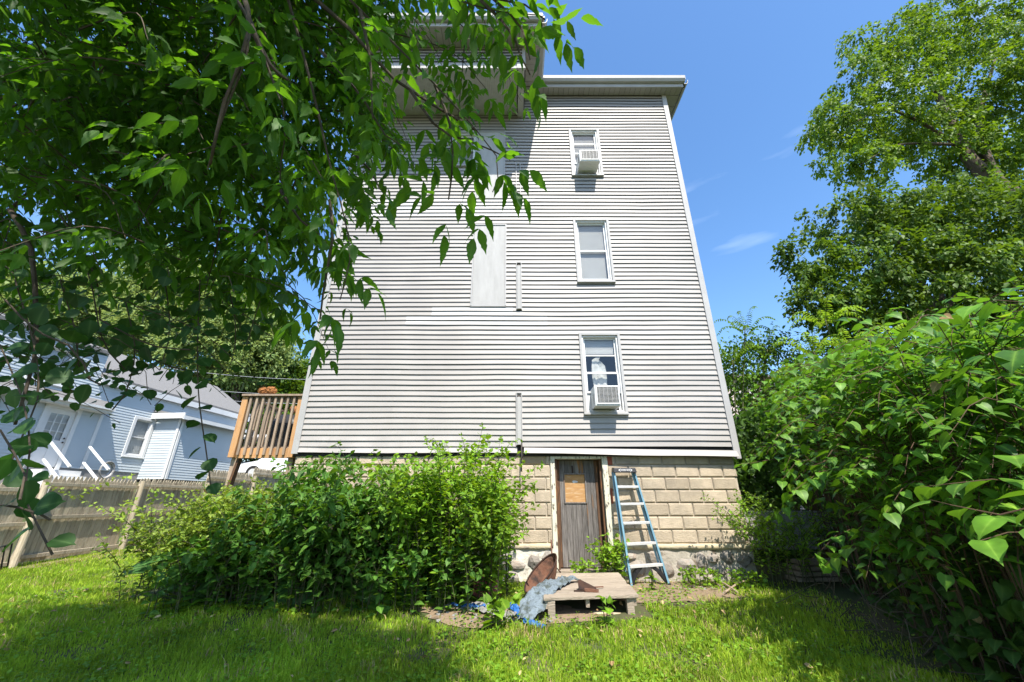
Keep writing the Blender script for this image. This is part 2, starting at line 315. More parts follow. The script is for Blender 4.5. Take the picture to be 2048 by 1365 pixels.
def window(parent, F, a0, a1, z0, z1, casing='casing', muntins=None, blinds=(1, 1), cw=.045, label=None, lower=1.0, proud=.045):
    """casing (the window part itself) with frame, sashes, panes, sill and blinds as its sub-parts; opening a0..a1, z0..z1"""
    b = MB()
    b.fbox(F, a0 - .005, a0 + cw, -.08, proud, z0, z1); b.fbox(F, a1 - cw, a1 + .005, -.08, proud, z0, z1)
    b.fbox(F, a0 + cw, a1 - cw, -.08, proud, z1 - cw, z1); b.fbox(F, a0 + cw, a1 - cw, -.08, proud, z0, z0 + cw * .6)
    w = b.build('window', M[casing], parent, bevel=.003)
    if label: w['label'] = label
    MB().fbox(F, a0 - .01, a1 + .01, -.02, proud + .03, z0 - .035, z0 - .002).build('sill', M[casing if casing != 'white' else 'white'], w, bevel=.004)
    i0, i1, j0, j1 = a0 + cw, a1 - cw, z0 + cw * .6, z1 - cw
    fw = .03; fr = MB(); dd = (-.07, .012)
    fr.fbox(F, i0, i0 + fw, *dd, j0, j1); fr.fbox(F, i1 - fw, i1, *dd, j0, j1); fr.fbox(F, i0 + fw, i1 - fw, *dd, j1 - fw, j1); fr.fbox(F, i0 + fw, i1 - fw, *dd, j0, j0 + fw)
    fr.build('frame', M['white'], w, bevel=.003)
    i0 += fw; i1 -= fw; j0 += fw; j1 -= fw; mid = (j0 + j1) / 2; sw = .035
    for k, (q0, q1, d0) in enumerate(((mid - .015, j1, -.045), (j0, mid + .015, -.02))):
        if k == 1: q0 = q0 + (q1 - q0) * (1 - lower); 
        if k == 1 and lower < 1: q0, q1 = q0, mid + .015
        s = MB(); s.fbox(F, i0, i0 + sw, d0 - .025, d0, q0, q1); s.fbox(F, i1 - sw, i1, d0 - .025, d0, q0, q1)
        s.fbox(F, i0 + sw, i1 - sw, d0 - .025, d0, q1 - sw, q1); s.fbox(F, i0 + sw, i1 - sw, d0 - .025, d0, q0, q0 + sw)
        if muntins and k in muntins:
            mh, mv = muntins[k]
            for q in range(1, mh + 1): zz = q0 + (q1 - q0) * q / (mh + 1); s.fbox(F, i0 + sw, i1 - sw, d0 - .02, d0 - .002, zz - .012, zz + .012)
            for q in range(1, mv + 1): aa = i0 + (i1 - i0) * q / (mv + 1); s.fbox(F, aa - .01, aa + .01, d0 - .018, d0 - .004, q0 + sw, q1 - sw)
        s.build('sash', M['white'], w, bevel=.002)
        MB().ngon([F.p(i0 + sw, d0 - .013, q0 + sw), F.p(i1 - sw, d0 - .013, q0 + sw), F.p(i1 - sw, d0 - .013, q1 - sw), F.p(i0 + sw, d0 - .013, q1 - sw)]).build('pane', M['glass'], w)
        if blinds[k]:
            f = blinds[k]; tag(blind_mb(F, i0, i1, q1 - (q1 - q0) * f, q1, -.09).build('blind', M['blind'], w), kind='stuff')
    return w

# ================================================================ GREY HOUSE
HX0, HX1, HY, HZ0, HZ1 = -3.80, 3.93, 7.17, .80, 9.74
house = thing('clapboard_house', (0, HY, -1.15), 'tall grey sided house on a tan block foundation, seen from its back wall', 'house')
F = Fr((0, HY, 0), (1, 0, 0), (0, -1, 0))
W1 = (1.40, 2.125, 7.055, 8.547); W2 = (1.35, 2.12, 4.215, 5.805); W3 = (1.305, 2.09, 1.49, 3.06); W4 = (-1.47, -.83, 7.35, 8.45)
B1 = (-.83, -.13, 3.66, 5.66); B2 = (-.83, -.17, 6.40, 8.46)
P0 = (.09, .20, 6.37, 7.41); P1 = (.085, .20, 3.58, 4.66); P2 = (.07, .185, .93, 1.854)
holes = [W1, W2, W3, W4]
BH = 1.16
wb = MB(); holed_sheet(wb, F, HX0, HX1, .80, HZ1, holes, -.004)
wb.ngon([(HX0, HY + .004, .8), (HX0, HY + BH * 8, .8), (HX0, HY + BH * 8, HZ1), (HX0, HY + .004, HZ1)]); wb.ngon([(HX1, HY + .004, .8), (HX1, HY + BH * 8, .8), (HX1, HY + BH * 8, HZ1), (HX1, HY + .004, HZ1)])
wb.ngon([(HX0, HY + BH * 8, .8), (HX1, HY + BH * 8, .8), (HX1, HY + BH * 8, HZ1), (HX0, HY + BH * 8, HZ1)])
wb.build('wall', M['backing'], house)
PITCHZ = .1016
nz_c = int(round((HZ1 - .90) / PITCHZ)); sid_holes = holes + [B1, B2, P1, P2]
for k in range(nz_c):
    z = .905 + k * PITCHZ; zc = z + .05
    for a0, a1 in intervals(HX0 + .07, HX1 - .07, sid_holes, zc):
        segs = [(a0, a1, 'siding')]
        if 5.93 < zc < 6.38 and a1 > .3: segs = [(a0, .22 + .15 * ((k * 7) % 3), 'siding_new'), (.22 + .15 * ((k * 7) % 3), a1, 'siding')]
        elif 3.42 < zc < 3.64 and a0 < .0: segs = [(a0, -1.6, 'siding'), (-1.6, .02, 'siding_new'), (.02, a1, 'siding')]
        elif 3.20 < zc < 3.42: segs = [(a0, -2.1, 'siding'), (-2.1, .70, 'siding_new'), (.70, a1, 'siding')]
        elif (k * 5) % 7 == 2 and a1 - a0 > 3: xs = a0 + (a1 - a0) * (.25 + .5 * random.random()); segs = [(a0, xs, 'siding'), (xs, a1, 'siding')]
        if zc < 1.15 and a0 < -1: segs = [(p, q, 'siding_dirty') for p, q, _ in segs]
        for p, q, mm in segs:
            if q - p < .03: continue
            course_mb(MB(), F, p, q, z, PITCHZ, butt=.027 + (.002 if mm == 'siding_new' else 0) + .002 * ((k * 3) % 2), wav=.007).build('siding_plank', M[mm], house)
# lowest panels: left rows still hang, the right one has come loose and slants away
course_mb(MB(), F, HX0 + .05, .09, .80, .105, butt=.04, wav=.02).build('siding_plank', M['siding_dirty'], house)
b = MB()
b.grid([[F.p(.21 + (HX1 - .24) * t * 1.0, .045 + .02 * t, .785 - .065 * t + .006 * math.sin(t * 9)) for t in np.linspace(0, 1, 14)], [F.p(.21 + (HX1 - .24) * t, .085 + .02 * t, .787 - .065 * t + .006 * math.sin(t * 9)) for t in np.linspace(0, 1, 14)],
        [F.p(.21 + (HX1 - .24) * t, .05 + .01 * t, .868 - .06 * t + .006 * math.sin(t * 7)) for t in np.linspace(0, 1, 14)], [F.p(.21 + (HX1 - .24) * t, .03, .885 - .05 * t) for t in np.linspace(0, 1, 14)]])
b.build('siding_plank', M['siding'], house)['label'] = 'loose bottom siding strip slanting away from the wall'
MB().fbox(F, HX0, HX1 + .0, -.12, -.006, .74, .92).build('sill_beam', M['backing'], house)
for x0, x1 in ((HX0 - .035, HX0 + .075), (HX1 - .075, HX1 + .035)):
    zb = .78 if x0 < 0 else .70
    b = MB(); b.box(x0, x1, HY - .04, HY - .001, zb, HZ1 + .02); b.box(x0 if x0 < 0 else x1 - .035, x0 + .035 if x0 < 0 else x1, HY + .0, HY + .11, zb, HZ1 + .02); b.build('corner_trim', M['trimgrey'], house)
for sx, x in ((-1, HX0), (1, HX1)):          # side walls
    G = Fr((x, HY, 0), (0, 1, 0), (sx, 0, 0)); b = MB(); n = int((HZ1 - .8) / PITCHZ)
    rows = []
    for k in range(n + 1):
        z = .8 + k * PITCHZ; rows += [[G.p(a, .004, z) for a in (.11, 9.2)], [G.p(a, .02, z) for a in (.11, 9.2)]]
        if k < n: rows.append([G.p(a, .004, z + PITCHZ - .001) for a in (.11, 9.2)])
    b.grid(rows).build('side_siding', M['siding'], house)
window(house, F, *W1, casing='trimgrey', muntins={0: (1, 0)}, blinds=(1, 1), label='third floor window with white blinds behind an air conditioner', lower=.5)
window(house, F, *W2, casing='trimgrey', blinds=(1, 1), label='second floor window with two pale blinds')
w3 = window(house, F, *W3, casing='trimgrey', muntins={0: (1, 0)}, blinds=(.42, 0), label='first floor window with dark panes and crumpled plastic inside', lower=.56)
window(house, F, *W4, casing='trimgrey', blinds=(1, 1), label='narrow upper window half hidden by leaves')
# crumpled plastic hanging inside the first-floor window
b = MB(); rows = []
for i in range(13):
    t = i / 12; zz = 2.62 - .72 * t; hw = .10 + .04 * math.sin(t * 3) - .05 * max(0, t - .85) * 5; cx = 1.66 + .02 * t
    rows.append([F.p(cx - hw * (1 if t > .02 else .2) + 2 * hw * j / 8 * (1 if t > .25 else .4 + 2.4 * t), -.13 + .03 * nz3(j * .7, i * .6, 5), zz) for j in range(9)])
b.grid(rows).build('plastic_bag', M['paper'], w3, smooth=True)
for W in (W1, W3):
    b = MB(); b.fbox(F, W[0] + .085, W[0] + .22, -.06, -.045, W[2] + .06, W[2] + .40); b.build('filler_panel', M['white'], house)
    b = MB(); b.fbox(F, W[1] - .13, W[1] - .085, -.06, -.045, W[2] + .06, W[2] + .40); b.build('filler_panel', M['white'], house)
# room volumes behind the windows
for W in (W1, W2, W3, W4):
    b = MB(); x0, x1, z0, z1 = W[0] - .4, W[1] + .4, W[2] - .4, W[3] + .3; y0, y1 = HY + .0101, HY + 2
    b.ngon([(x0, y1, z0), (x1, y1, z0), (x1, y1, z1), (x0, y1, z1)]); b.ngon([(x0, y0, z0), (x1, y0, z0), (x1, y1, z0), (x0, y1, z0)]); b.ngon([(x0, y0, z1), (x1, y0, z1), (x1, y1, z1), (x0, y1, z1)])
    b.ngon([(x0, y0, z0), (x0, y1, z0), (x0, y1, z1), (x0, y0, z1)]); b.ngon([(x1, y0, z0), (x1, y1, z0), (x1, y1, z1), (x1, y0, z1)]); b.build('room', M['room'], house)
# boarded door openings with a slim trim
for B, lab in ((B1, 'pale board covering a former door on the second floor'), (B2, 'pale board covering a former door on the third floor')):
    o = MB().fbox(F, B[0] + .02, B[1] - .02, .0, .03, B[2] + .02, B[3] - .03).build('cover_board', M['whitewood'], house, bevel=.002); o['label'] = lab
    t = MB(); t.fbox(F, B[0] - .01, B[0] + .018, .0, .042, B[2], B[3]); t.fbox(F, B[1] - .018, B[1] + .01, .0, .042, B[2], B[3]); t.fbox(F, B[0] + .018, B[1] - .018, .0, .045, B[3] - .028, B[3]); t.fbox(F, B[0] - .01, B[1] + .01, .0, .036, B[2] - .02, B[2] + .018)
    t.build('board_trim', M['trimgrey'], o)
for P_, lab in ((P1, 'middle'), (P2, 'lowest'), (P0, 'upper')):
    if lab != 'upper':
        o = MB().fbox(F, P_[0] + .02, P_[1] - .02, .0, .055, P_[2], P_[3] - .07).build('stub_post', M['whitewood'], house, bevel=.004)
        t = MB(); t.fbox(F, P_[0], P_[0] + .016, .0, .045, P_[2] - .01, P_[3] + .015); t.fbox(F, P_[1] - .016, P_[1], .0, .045, P_[2] - .01, P_[3] + .015); t.fbox(F, P_[0] + .016, P_[1] - .016, .0, .048, P_[3], P_[3] + .015); t.build('post_trim', M['trimgrey'], o)
        MB().fbox(F, P_[0] + .04, P_[1] - .04, .001, .03, P_[3] - .065, P_[3] - .02).build('bracket', M['pipe'], o)
    else:
        t = MB(); t.fbox(F, P_[0], P_[0] + .016, .018, .045, P_[2], P_[3]); t.fbox(F, P_[1] - .016, P_[1], .018, .045, P_[2], P_[3]); t.fbox(F, P_[0] + .016, P_[1] - .016, .018, .046, P_[3] - .016, P_[3]); t.build('post_trim', M['trimgrey'], house)
b = MB(); b.tube([F.p(.17, .06, .97), F.p(.165, .075, .80), F.p(.16, .08, .48)], .012, 8); b.build('pipe', M['pipe'], house, smooth=True)

# --- projecting bay under the eave
BX0, BX1, BY, BZ = -3.80, .30, 5.95, 8.98
bay = []
b = MB(); nb = 90; rows0 = []; rows1 = []
for i in range(nb * 2 + 1):
    x = BX0 + .1 + (BX1 - .28 - BX0) * i / (nb * 2); zz = BZ + .05 + (.006 if i % 2 else 0); rows0.append((x, BY + .05, zz)); rows1.append((x, HY - .02, zz))
b.grid([rows0, rows1]).build('bay_ceiling', M['whitewood'], house)
b = MB(); b.box(BX1 - .16, BX1 - .02, BY + .02, HY - .022, BZ - .02, BZ + .20); b.build('side_beam', M['whitewood'], house, bevel=.006)
b = MB(); b.box(BX0, BX1 - .18, BY - .01, BY + .045, BZ - .01, BZ + .15); b.build('fascia_board', M['whitewood'], house, bevel=.005)
b = MB(); b.box(BX1 - .19, BX1 - .0, BY - .03, BY + .015, BZ - .03, BZ + .16); b.build('beam_end', M['whitewood'], house, bevel=.004)
b = MB(); b.box(BX0, BX1 - .02, BY + .05, BY + .06, BZ + .16, HZ1); b.box(BX1 - .03, BX1 - .02, BY + .06, HY - .022, BZ + .21, HZ1); b.box(BX0, BX0 + .01, BY + .06, HY - .022, BZ, HZ1); b.build('bay_wall', M['backing'], house)
G = Fr((0, BY + .05, 0), (1, 0, 0), (0, -1, 0)); z = BZ + .17
while z < HZ1 - .02: course_mb(MB(), G, BX0 + .05, BX1 - .06, z, PITCHZ, butt=.03, wav=.004).build('siding_plank', M['siding'], house); z += PITCHZ
G = Fr((BX1 - .02, 0, 0), (0, 1, 0), (1, 0, 0)); z = BZ + .21
while z < HZ1 - .02: course_mb(MB(), G, BY + .06, HY - .03, z, PITCHZ, butt=.03, wav=.003).build('siding_plank', M['siding'], house); z += PITCHZ
MB().box(BX1 - .065, BX1 + .005, BY + .02, BY + .06, BZ + .165, HZ1).build('corner_trim', M['trimgrey'], house)
# --- eaves: grooved soffit strips, fascia, gutter lip and low roof
def soffit(x0, x1, y0, y1, along='x'):
    L_ = (x1 - x0) if along == 'x' else (y1 - y0); n = max(1, int(L_ / .13))
    for i in range(n):
        s0 = (x0 if along == 'x' else y0) + L_ * i / n; s1 = s0 + L_ / n - .008; dz = .001 * (i % 3)
        bx = (s0, s1, y0, y1) if along == 'x' else (x0, x1, s0, s1)
        MB().box(*bx, HZ1 - .004 - dz, HZ1 + .008).build('soffit_panel', M['siding'], house)
EY = 6.90; EX = 4.36; BEY = 5.52; BEX = .67
soffit(BEX, EX - .04, EY + .03, HY - .03); soffit(HX1 + .04, EX - .04, HY - .02, HY + 9.2, 'y') if False else None
for i in range(30): MB().box(HX1 + .04, EX - .04, HY - .02 + i * .31, HY - .02 + i * .31 + .30, HZ1 - .003, HZ1 + .008).build('soffit_panel', M['siding'], house)
soffit(BX0 - .3, BX1 + .0, BEY + .04, BY + .03); soffit(BX1 + .02, BEX - .04, BEY + .04, EY + .01, 'y')
soffit(BX1 + .02, BEX - .01, EY + .03, HY - .03)
soffit_top = MB(); soffit_top.box(HX0 - .3, EX - .04, EY + .03, HY + 9.3, HZ1 + .012, HZ1 + .02); soffit_top.box(BX0 - .3, BEX - .04, BEY + .04, EY + .028, HZ1 + .012, HZ1 + .02); soffit_top.build('soffit_backing', M['backing'], house)
def fascia(a, b, nrm):
    G = Fr(a, Vector(b) - Vector(a), nrm); Ln = (Vector(b) - Vector(a)).length
    MB().fbox(G, 0, Ln, -.03, .0, HZ1 - .02, HZ1 + .15).build('fascia_board', M['trimgrey'], house)
    q = MB(); pr = [(0.002, HZ1 + .09), (.07, HZ1 + .09), (.11, HZ1 + .15), (.12, HZ1 + .235), (.105, HZ1 + .235), (.10, HZ1 + .16), (.065, HZ1 + .105), (.002, HZ1 + .105)]
    q.grid([[G.p(0, d, z) for d, z in pr] + [G.p(0, *pr[0])], [G.p(Ln, d, z) for d, z in pr] + [G.p(Ln, *pr[0])]]); q.ngon([G.p(0, d, z) for d, z in pr]); q.ngon([G.p(Ln, d, z) for d, z in pr]); q.build('gutter', M['trimgrey'], house)
    MB().fbox(G, -.02, Ln + .02, -.3, .06, HZ1 + .25, HZ1 + .30).build('roof_edge', M['roofedge'], house)
fascia((BEX, EY, 0), (EX, EY, 0), (0, -1, 0)); fascia((EX, EY + .0, 0), (EX, HY + 9.3, 0), (1, 0, 0))
fascia((BX0 - .3, BEY, 0), (BEX, BEY, 0), (0, -1, 0)); fascia((BEX, BEY, 0), (BEX, EY, 0), (1, 0, 0))
b = MB(); b.ngon([(HX0 - .3, EY, HZ1 + .27), (EX, EY, HZ1 + .27), (EX, HY + 9.4, HZ1 + .8), (HX0 - .3, HY + 9.4, HZ1 + .8)]); b.ngon([(BX0 - .3, BEY, HZ1 + .265), (BEX, BEY, HZ1 + .265), (BEX, EY + .3, HZ1 + .28), (BX0 - .3, EY + .3, HZ1 + .28)]); b.build('roof', M['shingle'], house)

# --- foundation of bevel-faced blocks
DX0, DX1 = .665, 1.615       # door rough opening
FY = HY + .045
b = MB(); FB = Fr((0, FY, 0), (1, 0, 0), (0, -1, 0))
b.box(-3.76, DX0, FY, FY + .2, -.66, .79); b.box(DX1, 3.86, FY, FY + .2, -.66, .79)
b.box(-3.76, -3.56, FY + .2, FY + 9, -1.4, .79); b.box(3.66, 3.86, FY + .2, FY + 9, -1.4, .79)
b.build('foundation_wall', M['mortar'], house)
bcache = {}
def block_mesh(w, h, key='b', dep=.024, ch=.014):
    k = (key, round(w, 2), round(h, 2))
    if k in bcache: return bcache[k]
    def rect(i, y): return [(-w / 2 + i, y, -h / 2 + i), (w / 2 - i, y, -h / 2 + i), (w / 2 - i, y, h / 2 - i), (-w / 2 + i, y, h / 2 - i)]
    v = rect(0, 0) + rect(0, -dep * .45) + rect(ch, -dep); f = []
    for q in (0, 4):
        for j in range(4): f.append((q + j, q + (j + 1) % 4, q + 4 + (j + 1) % 4, q + 4 + j))
    f.append((8, 9, 10, 11)); me = bpy.data.meshes.new('block'); me.from_pydata(v, [], f); bcache[k] = me; return me
rowh = .2032; bw = .4064
for r in range(7):
    z0 = -.62 + r * rowh; off = 2.61 if r % 2 == 0 else 2.41
    x = off - bw * 20
    while x < 3.9:
        for lo, hi in ((-3.78, DX0 - .01), (DX1 + .03, 3.875)):
            a = max(x, lo) + .008; c = min(x + bw, hi) - .008
            if c - a < .06: continue
            mm = M['blockpatch'] if (r == 6 and 0 < a < .5) else M['block']
            me = block_mesh(c - a, rowh - .016)
            o = link('block', me, None, house, ((a + c) / 2, FY - .001, z0 + rowh / 2))
            if not me.materials: me.materials.append(M['block'])
            if mm is not M['block']: o.material_slots[0].link = 'OBJECT'; o.material_slots[0].material = mm
            o.rotation_euler = (random.uniform(-.006, .006), 0, random.uniform(-.008, .008))
        x += bw
b = MB(); xs = np.linspace(-3.8, 3.9, 60)
def ledge(x0, x1):
    xs = np.linspace(x0, x1, max(4, int((x1 - x0) / .1))); b = MB()
    pr = [(.0, -.618), (-.05, -.625), (-.062, -.66), (-.055, -.70), (.0, -.71)]
    b.grid([[(x, FY + d + .012 * nz3(x * 4, q), z + .012 * nz3(x * 3, q, 4)) for x in xs] for q, (d, z) in enumerate(pr)]); b.build('ledge', M['ledge'], house, smooth=True)
ledge(-3.8, DX0 - .02); ledge(DX1 + .05, 3.9)
# rubble base: lumpy mortar sheet with field stones set in it
def rubble(x0, x1, m):
    b = MB(); nx = int((x1 - x0) / .06); rows = []
    for k in range(12):
        z = -.69 - k * .06; rows.append([(x0 + (x1 - x0) * i / nx, FY - .035 + .03 * nz3(i * .35, k * .4, 8) - .012 * k / 12, z) for i in range(nx + 1)])
    b.grid(rows).build('rubble_mortar', m, house, smooth=True)
rubble(-3.8, DX0, M['limewash']); rubble(DX1, 3.86, M['rubble'])
ico = None
def ico_data(sub):
    import bmesh
    bm = bmesh.new(); bmesh.ops.create_icosphere(bm, subdivisions=sub, radius=1); v = [tuple(p.co) for p in bm.verts]; f = [tuple(q.index for q in a.verts) for a in bm.faces]; bm.free(); return v, f
ICO2 = ico_data(2); ICO3 = ico_data(3)
def lump(c, r, sd=0, amp=.25, fr=1.2, data=ICO2):
    b = MB(); 
    for v in data[0]:
        k = 1 + amp * nz3(v[0] * fr + sd, v[1] * fr + sd * 2, v[2] * fr); b.v.append((c[0] + v[0] * r[0] * k, c[1] + v[1] * r[1] * k, c[2] + v[2] * r[2] * k))
    b.f = list(data[1]); return b
def stones(x0, x1, n, m):
    placed = []
    for t in range(n * 30):
        if len(placed) >= n: break
        w = random.uniform(.08, .21); h = random.uniform(.06, .13); x = random.uniform(x0 + w, x1 - w); z = random.uniform(-1.2, -.79)
        if all(abs(x - p[0]) > (w + p[2]) * .93 or abs(z - p[1]) > (h + p[3]) * .93 for p in placed): placed.append((x, z, w, h))
    for i, (x, z, w, h) in enumerate(placed): lump((x, FY - .03, z), (w, .055, h), sd=i * 3.1, amp=.35, fr=1.4).build('stone', m, house, smooth=False)
stones(DX1 + .02, 3.85, 34, M['stone']); stones(-.6, DX0 - .0, 14, M['stone'])
# door recess and door
dr = MB(); dr.fbox(FB, DX0, DX0 + .075, -.2, .035, -1.0, .77); dr.build('door_casing', M['peel'], house, bevel=.004)
MB().fbox(FB, DX1 - .055, DX1 + .04, -.2, .035, -1.0, .77).build('door_casing', M['peel'], house, bevel=.004)
MB().fbox(FB, DX0 + .076, DX1 - .056, -.2, .03, .70, .77).build('door_lintel', M['peel'], house, bevel=.004)
MB().fbox(FB, DX0 + .076, DX0 + .115, -.2, -.03, -1.0, .70).build('door_jamb', M['peelbrown'], house, bevel=.003)
MB().fbox(FB, DX1 - .095, DX1 - .057, -.2, -.03, -1.0, .70).build('door_jamb', M['peelbrown'], house, bevel=.003)
MB().fbox(FB, DX0 - .02, DX1 + .05, -.2, .05, -1.08, -1.0).build('door_sill', M['plank'], house, bevel=.006)
MB().fbox(FB, DX0, DX1, -.25, .02, -1.3, -1.085).build('door_step', M['rubble'], house)
d0, d1 = DX0 + .12, DX1 - .10
dy = -.16
door = MB().fbox(FB, d0, d1, dy - .03, dy - .004, -.985, .69).build('door', M['peelbrown'], house); door['label'] = 'weathered grey plank basement door with plywood in its window opening'
wx0, wx1, wz0, wz1 = 1.0 - .10, 1.0 + .29, -.02, .47
npl = 7
for i in range(npl):
    a = d0 + .05 + (d1 - .06 - d0 - .05) * i / npl; c = d0 + .05 + (d1 - .06 - d0 - .05) * (i + 1) / npl - .004
    if c <= wx0 + .0 or a >= wx1: MB().fbox(FB, a, c, dy - .004, dy + .012 + .002 * (i % 2), -.98, .69).build('plank', M['doorwood'], door, bevel=.002)
    else:
        MB().fbox(FB, a, c, dy - .004, dy + .012 + .002 * (i % 2), -.98, wz0).build('plank', M['doorwood'], door, bevel=.002)
        MB().fbox(FB, a, c, dy - .004, dy + .012 + .002 * (i % 2), wz1, .69).build('plank', M['doorwood'], door, bevel=.002)
        if a < wx0 - .012: MB().fbox(FB, a, wx0, dy - .004, dy + .012, wz0 + .001, wz1 - .001).build('plank', M['doorwood'], door)
        if c > wx1 + .012: MB().fbox(FB, wx1, c, dy - .004, dy + .012, wz0 + .001, wz1 - .001).build('plank', M['doorwood'], door)
MB().fbox(FB, d1 - .058, d1 - .003, dy - .003, dy + .018, -.98, .69).build('door_stile', M['peelbrown'], door, bevel=.002)
MB().fbox(FB, d0 + .003, d0 + .046, dy - .003, dy + .018, -.98, .69).build('door_stile', M['peelbrown'], door, bevel=.002)
MB().fbox(FB, wx0 + .02, wx1 - .02, dy - .003, dy + .002, wz0 + .02, wz1 - .02).build('plywood_panel', M['ply'], door)
t = MB(); t.fbox(FB, wx0, wx0 + .02, dy, dy + .028, wz0, wz1); t.fbox(FB, wx1 - .02, wx1, dy, dy + .028, wz0, wz1); t.fbox(FB, wx0 + .02, wx1 - .02, dy, dy + .028, wz0, wz0 + .02); t.fbox(FB, wx0 + .02, wx1 - .02, dy, dy + .03, wz1 - .02, wz1); t.build('panel_frame', M['doorwood'], door, bevel=.002)
q = []
for i in range(14): a = i / 14 * 6.283; k = 1 + .35 * nz3(math.cos(a) * 1.7, math.sin(a) * 1.7, 9); q.append(FB.p(1.095 + .045 * k * math.cos(a), dy + .0035, .33 + .022 * k * math.sin(a)))
MB().ngon(q).build('paint_blob', M['white'], door)
MB().fbox(FB, 1.05, 1.075, dy + .012, dy + .017, wz1 + .005, wz1 + .13).build('latch_strip', M['darkrust'], door)
for z0, z1, x0 in ((.60, .735, 1.665), (-.02, .22, 1.665)): MB().fbox(FB, x0 - .008, x0 + (.075 if z0 > .5 else .035), -.01, .028, z0, z1).build('brick', M['brick'], house, bevel=.004)

# ---------------------------------------------------------------- air conditioners in the windows
def air_con(x0, x1, z0, z1, depth, label):
    r = thing('air_conditioner', ((x0 + x1) / 2, HY, z0), label, 'air conditioner', 'window air conditioners')
    y0 = HY - depth; body = MB(); body.box(x0, x1, y0, HY + .1, z0, z1); bo = body.build('housing', M['white'], r, bevel=.012)
    g0, g1, h0, h1 = x0 + .045, x1 - .03, z0 + .05, z1 - .03
    MB().box(g0, g1, y0 - .004, y0 + .002, h0, h1).build('coil_panel', M['acgrille'], r)
    s = MB(); n = 13
    for i in range(n): z = h0 + (h1 - h0) * (i + .5) / n; s.box(g0 + .001, g1 - .001, y0 - .011, y0 - .005, z - .003, z + .003)
    for i in range(5): x = g0 + (g1 - g0) * (i + .5) / 5; s.box(x - .004, x + .004, y0 - .016, y0 - .012, h0 + .001, h1 - .001)
    tag(s.build('grille', M['trimgrey'], r), kind='stuff')
    f = MB(); f.box(g0 - .02, g0, y0 - .014, y0 - .001, h0 - .02, h1 + .02); f.box(g1, g1 + .02, y0 - .014, y0 - .001, h0 - .02, h1 + .02); f.box(g0, g1, y0 - .014, y0 - .001, h0 - .02, h0); f.box(g0, g1, y0 - .014, y0 - .001, h1, h1 + .02); f.build('grille_frame', M['white'], r, bevel=.003)
    v = MB()
    for i in range(6): v.box(x0 - .003, x0 - .0005, y0 + .06, y0 + .16, z0 + .06 + i * .03, z0 + .072 + i * .03)
    tag(v.build('side_vent', M['casing'], r), kind='stuff')
air_con(1.53, 1.985, 7.13, 7.46, .38, 'white air conditioner in the third floor window')
air_con(1.46, 1.905, 1.56, 1.93, .30, 'white air conditioner with dirty coil in the first floor window')

# ---------------------------------------------------------------- ladder
lad = thing('step_ladder', (2.03, 6.9, -1.15), 'blue folded step ladder with black cap leaning on the block wall beside the door', 'ladder')
LB, RB = Vector((1.74, 6.72, -1.17)), Vector((2.335, 6.86, -1.15)); LT, RT = Vector((1.715, 7.04, .47)), Vector((2.055, 7.05, .47))
def rail(a, b, name, m, w=.028, h=.075, off=(0, 0, 0)):
    o = Vector(off); bb = MB(); bb.beam(a + o, b + o, w, h, (0, 0, 1)); return bb
def channel(a, b, side):
    a = Vector(a); b = Vector(b); d = (b - a).normalized(); x = Vector((1, 0, 0)); x = (x - d * x.dot(d)).normalized(); y = x.cross(d).normalized()
    if y.y > 0: y = -y          # y points out towards the camera
    bb = MB(); t = .004; w = .028; h = .075
    def pr(e0, e1, f0, f1): bb.hexa([p + x * p0 + y * p1 for p in (a, b) for p0, p1 in ((e0, f0), (e1, f0), (e1, f1), (e0, f1))])
    s = 1 if side == 'L' else -1
    pr(-s * w / 2, -s * w / 2 + s * t, -h / 2, h / 2); pr(-s * w / 2 + s * t, s * w / 2, h / 2 - t, h / 2); pr(-s * w / 2 + s * t, s * w / 2, -h / 2, -h / 2 + t)
    return bb, x, y
for a, b_, sd in ((LB, LT, 'L'), (RB, RT, 'R')): channel(a, b_, sd)[0].build('rail', M['ladderblue'], lad)
for a, b_, sd in ((LB, LT, 'L'), (RB, RT, 'R')):
    off = Vector((-.03 if sd == 'L' else -.03, .075, 0)); bb = MB(); bb.beam(a + off + (b_ - a) * .10, b_ + off * .6, .022, .03); bb.build('rear_rail', M['ladderblue'], lad)
steps_px = [.178, .358, .535, .705, .865]
for i, f in enumerate(steps_px):
    a = LB.lerp(LT, f); c = RB.lerp(RT, f); bb = MB(); u = (c - a).normalized(); a2 = a + u * .012; c2 = c - u * .012; dpt = .085
    nrm = Vector((0, -1, 0)); nrm = (nrm - u * nrm.dot(u)).normalized()
    def hx(y0, y1, z0, z1): bb.hexa([p + nrm * yy + Vector((0, 0, zz)) for p in (a2, c2) for yy, zz in ((y0, z0), (y1, z0), (y1, z1), (y0, z1))])
    hx(-.04, .045, .0, .004); hx(.042, .046, -.032, .0); hx(-.04, -.036, -.025, .0); st = bb.build('step', M['alu'], lad, bevel=.0015)
    br = MB()
    for p, s in ((a2, 1), (c2, -1)): br.beam(p + u * s * .055 + Vector((0, 0, -.006)) + nrm * .02, p + u * s * .004 + Vector((0, 0, -.065)) + nrm * .02, .018, .004, nrm)
    for j, s in enumerate(((a2, 1), (c2, -1))):
        p, q = s; MB().beam(p + u * q * .055 + Vector((0, 0, -.006)) + nrm * .02, p + u * q * .004 + Vector((0, 0, -.065)) + nrm * .02, .018, .004, nrm).build('step_brace', M['alu'], st)
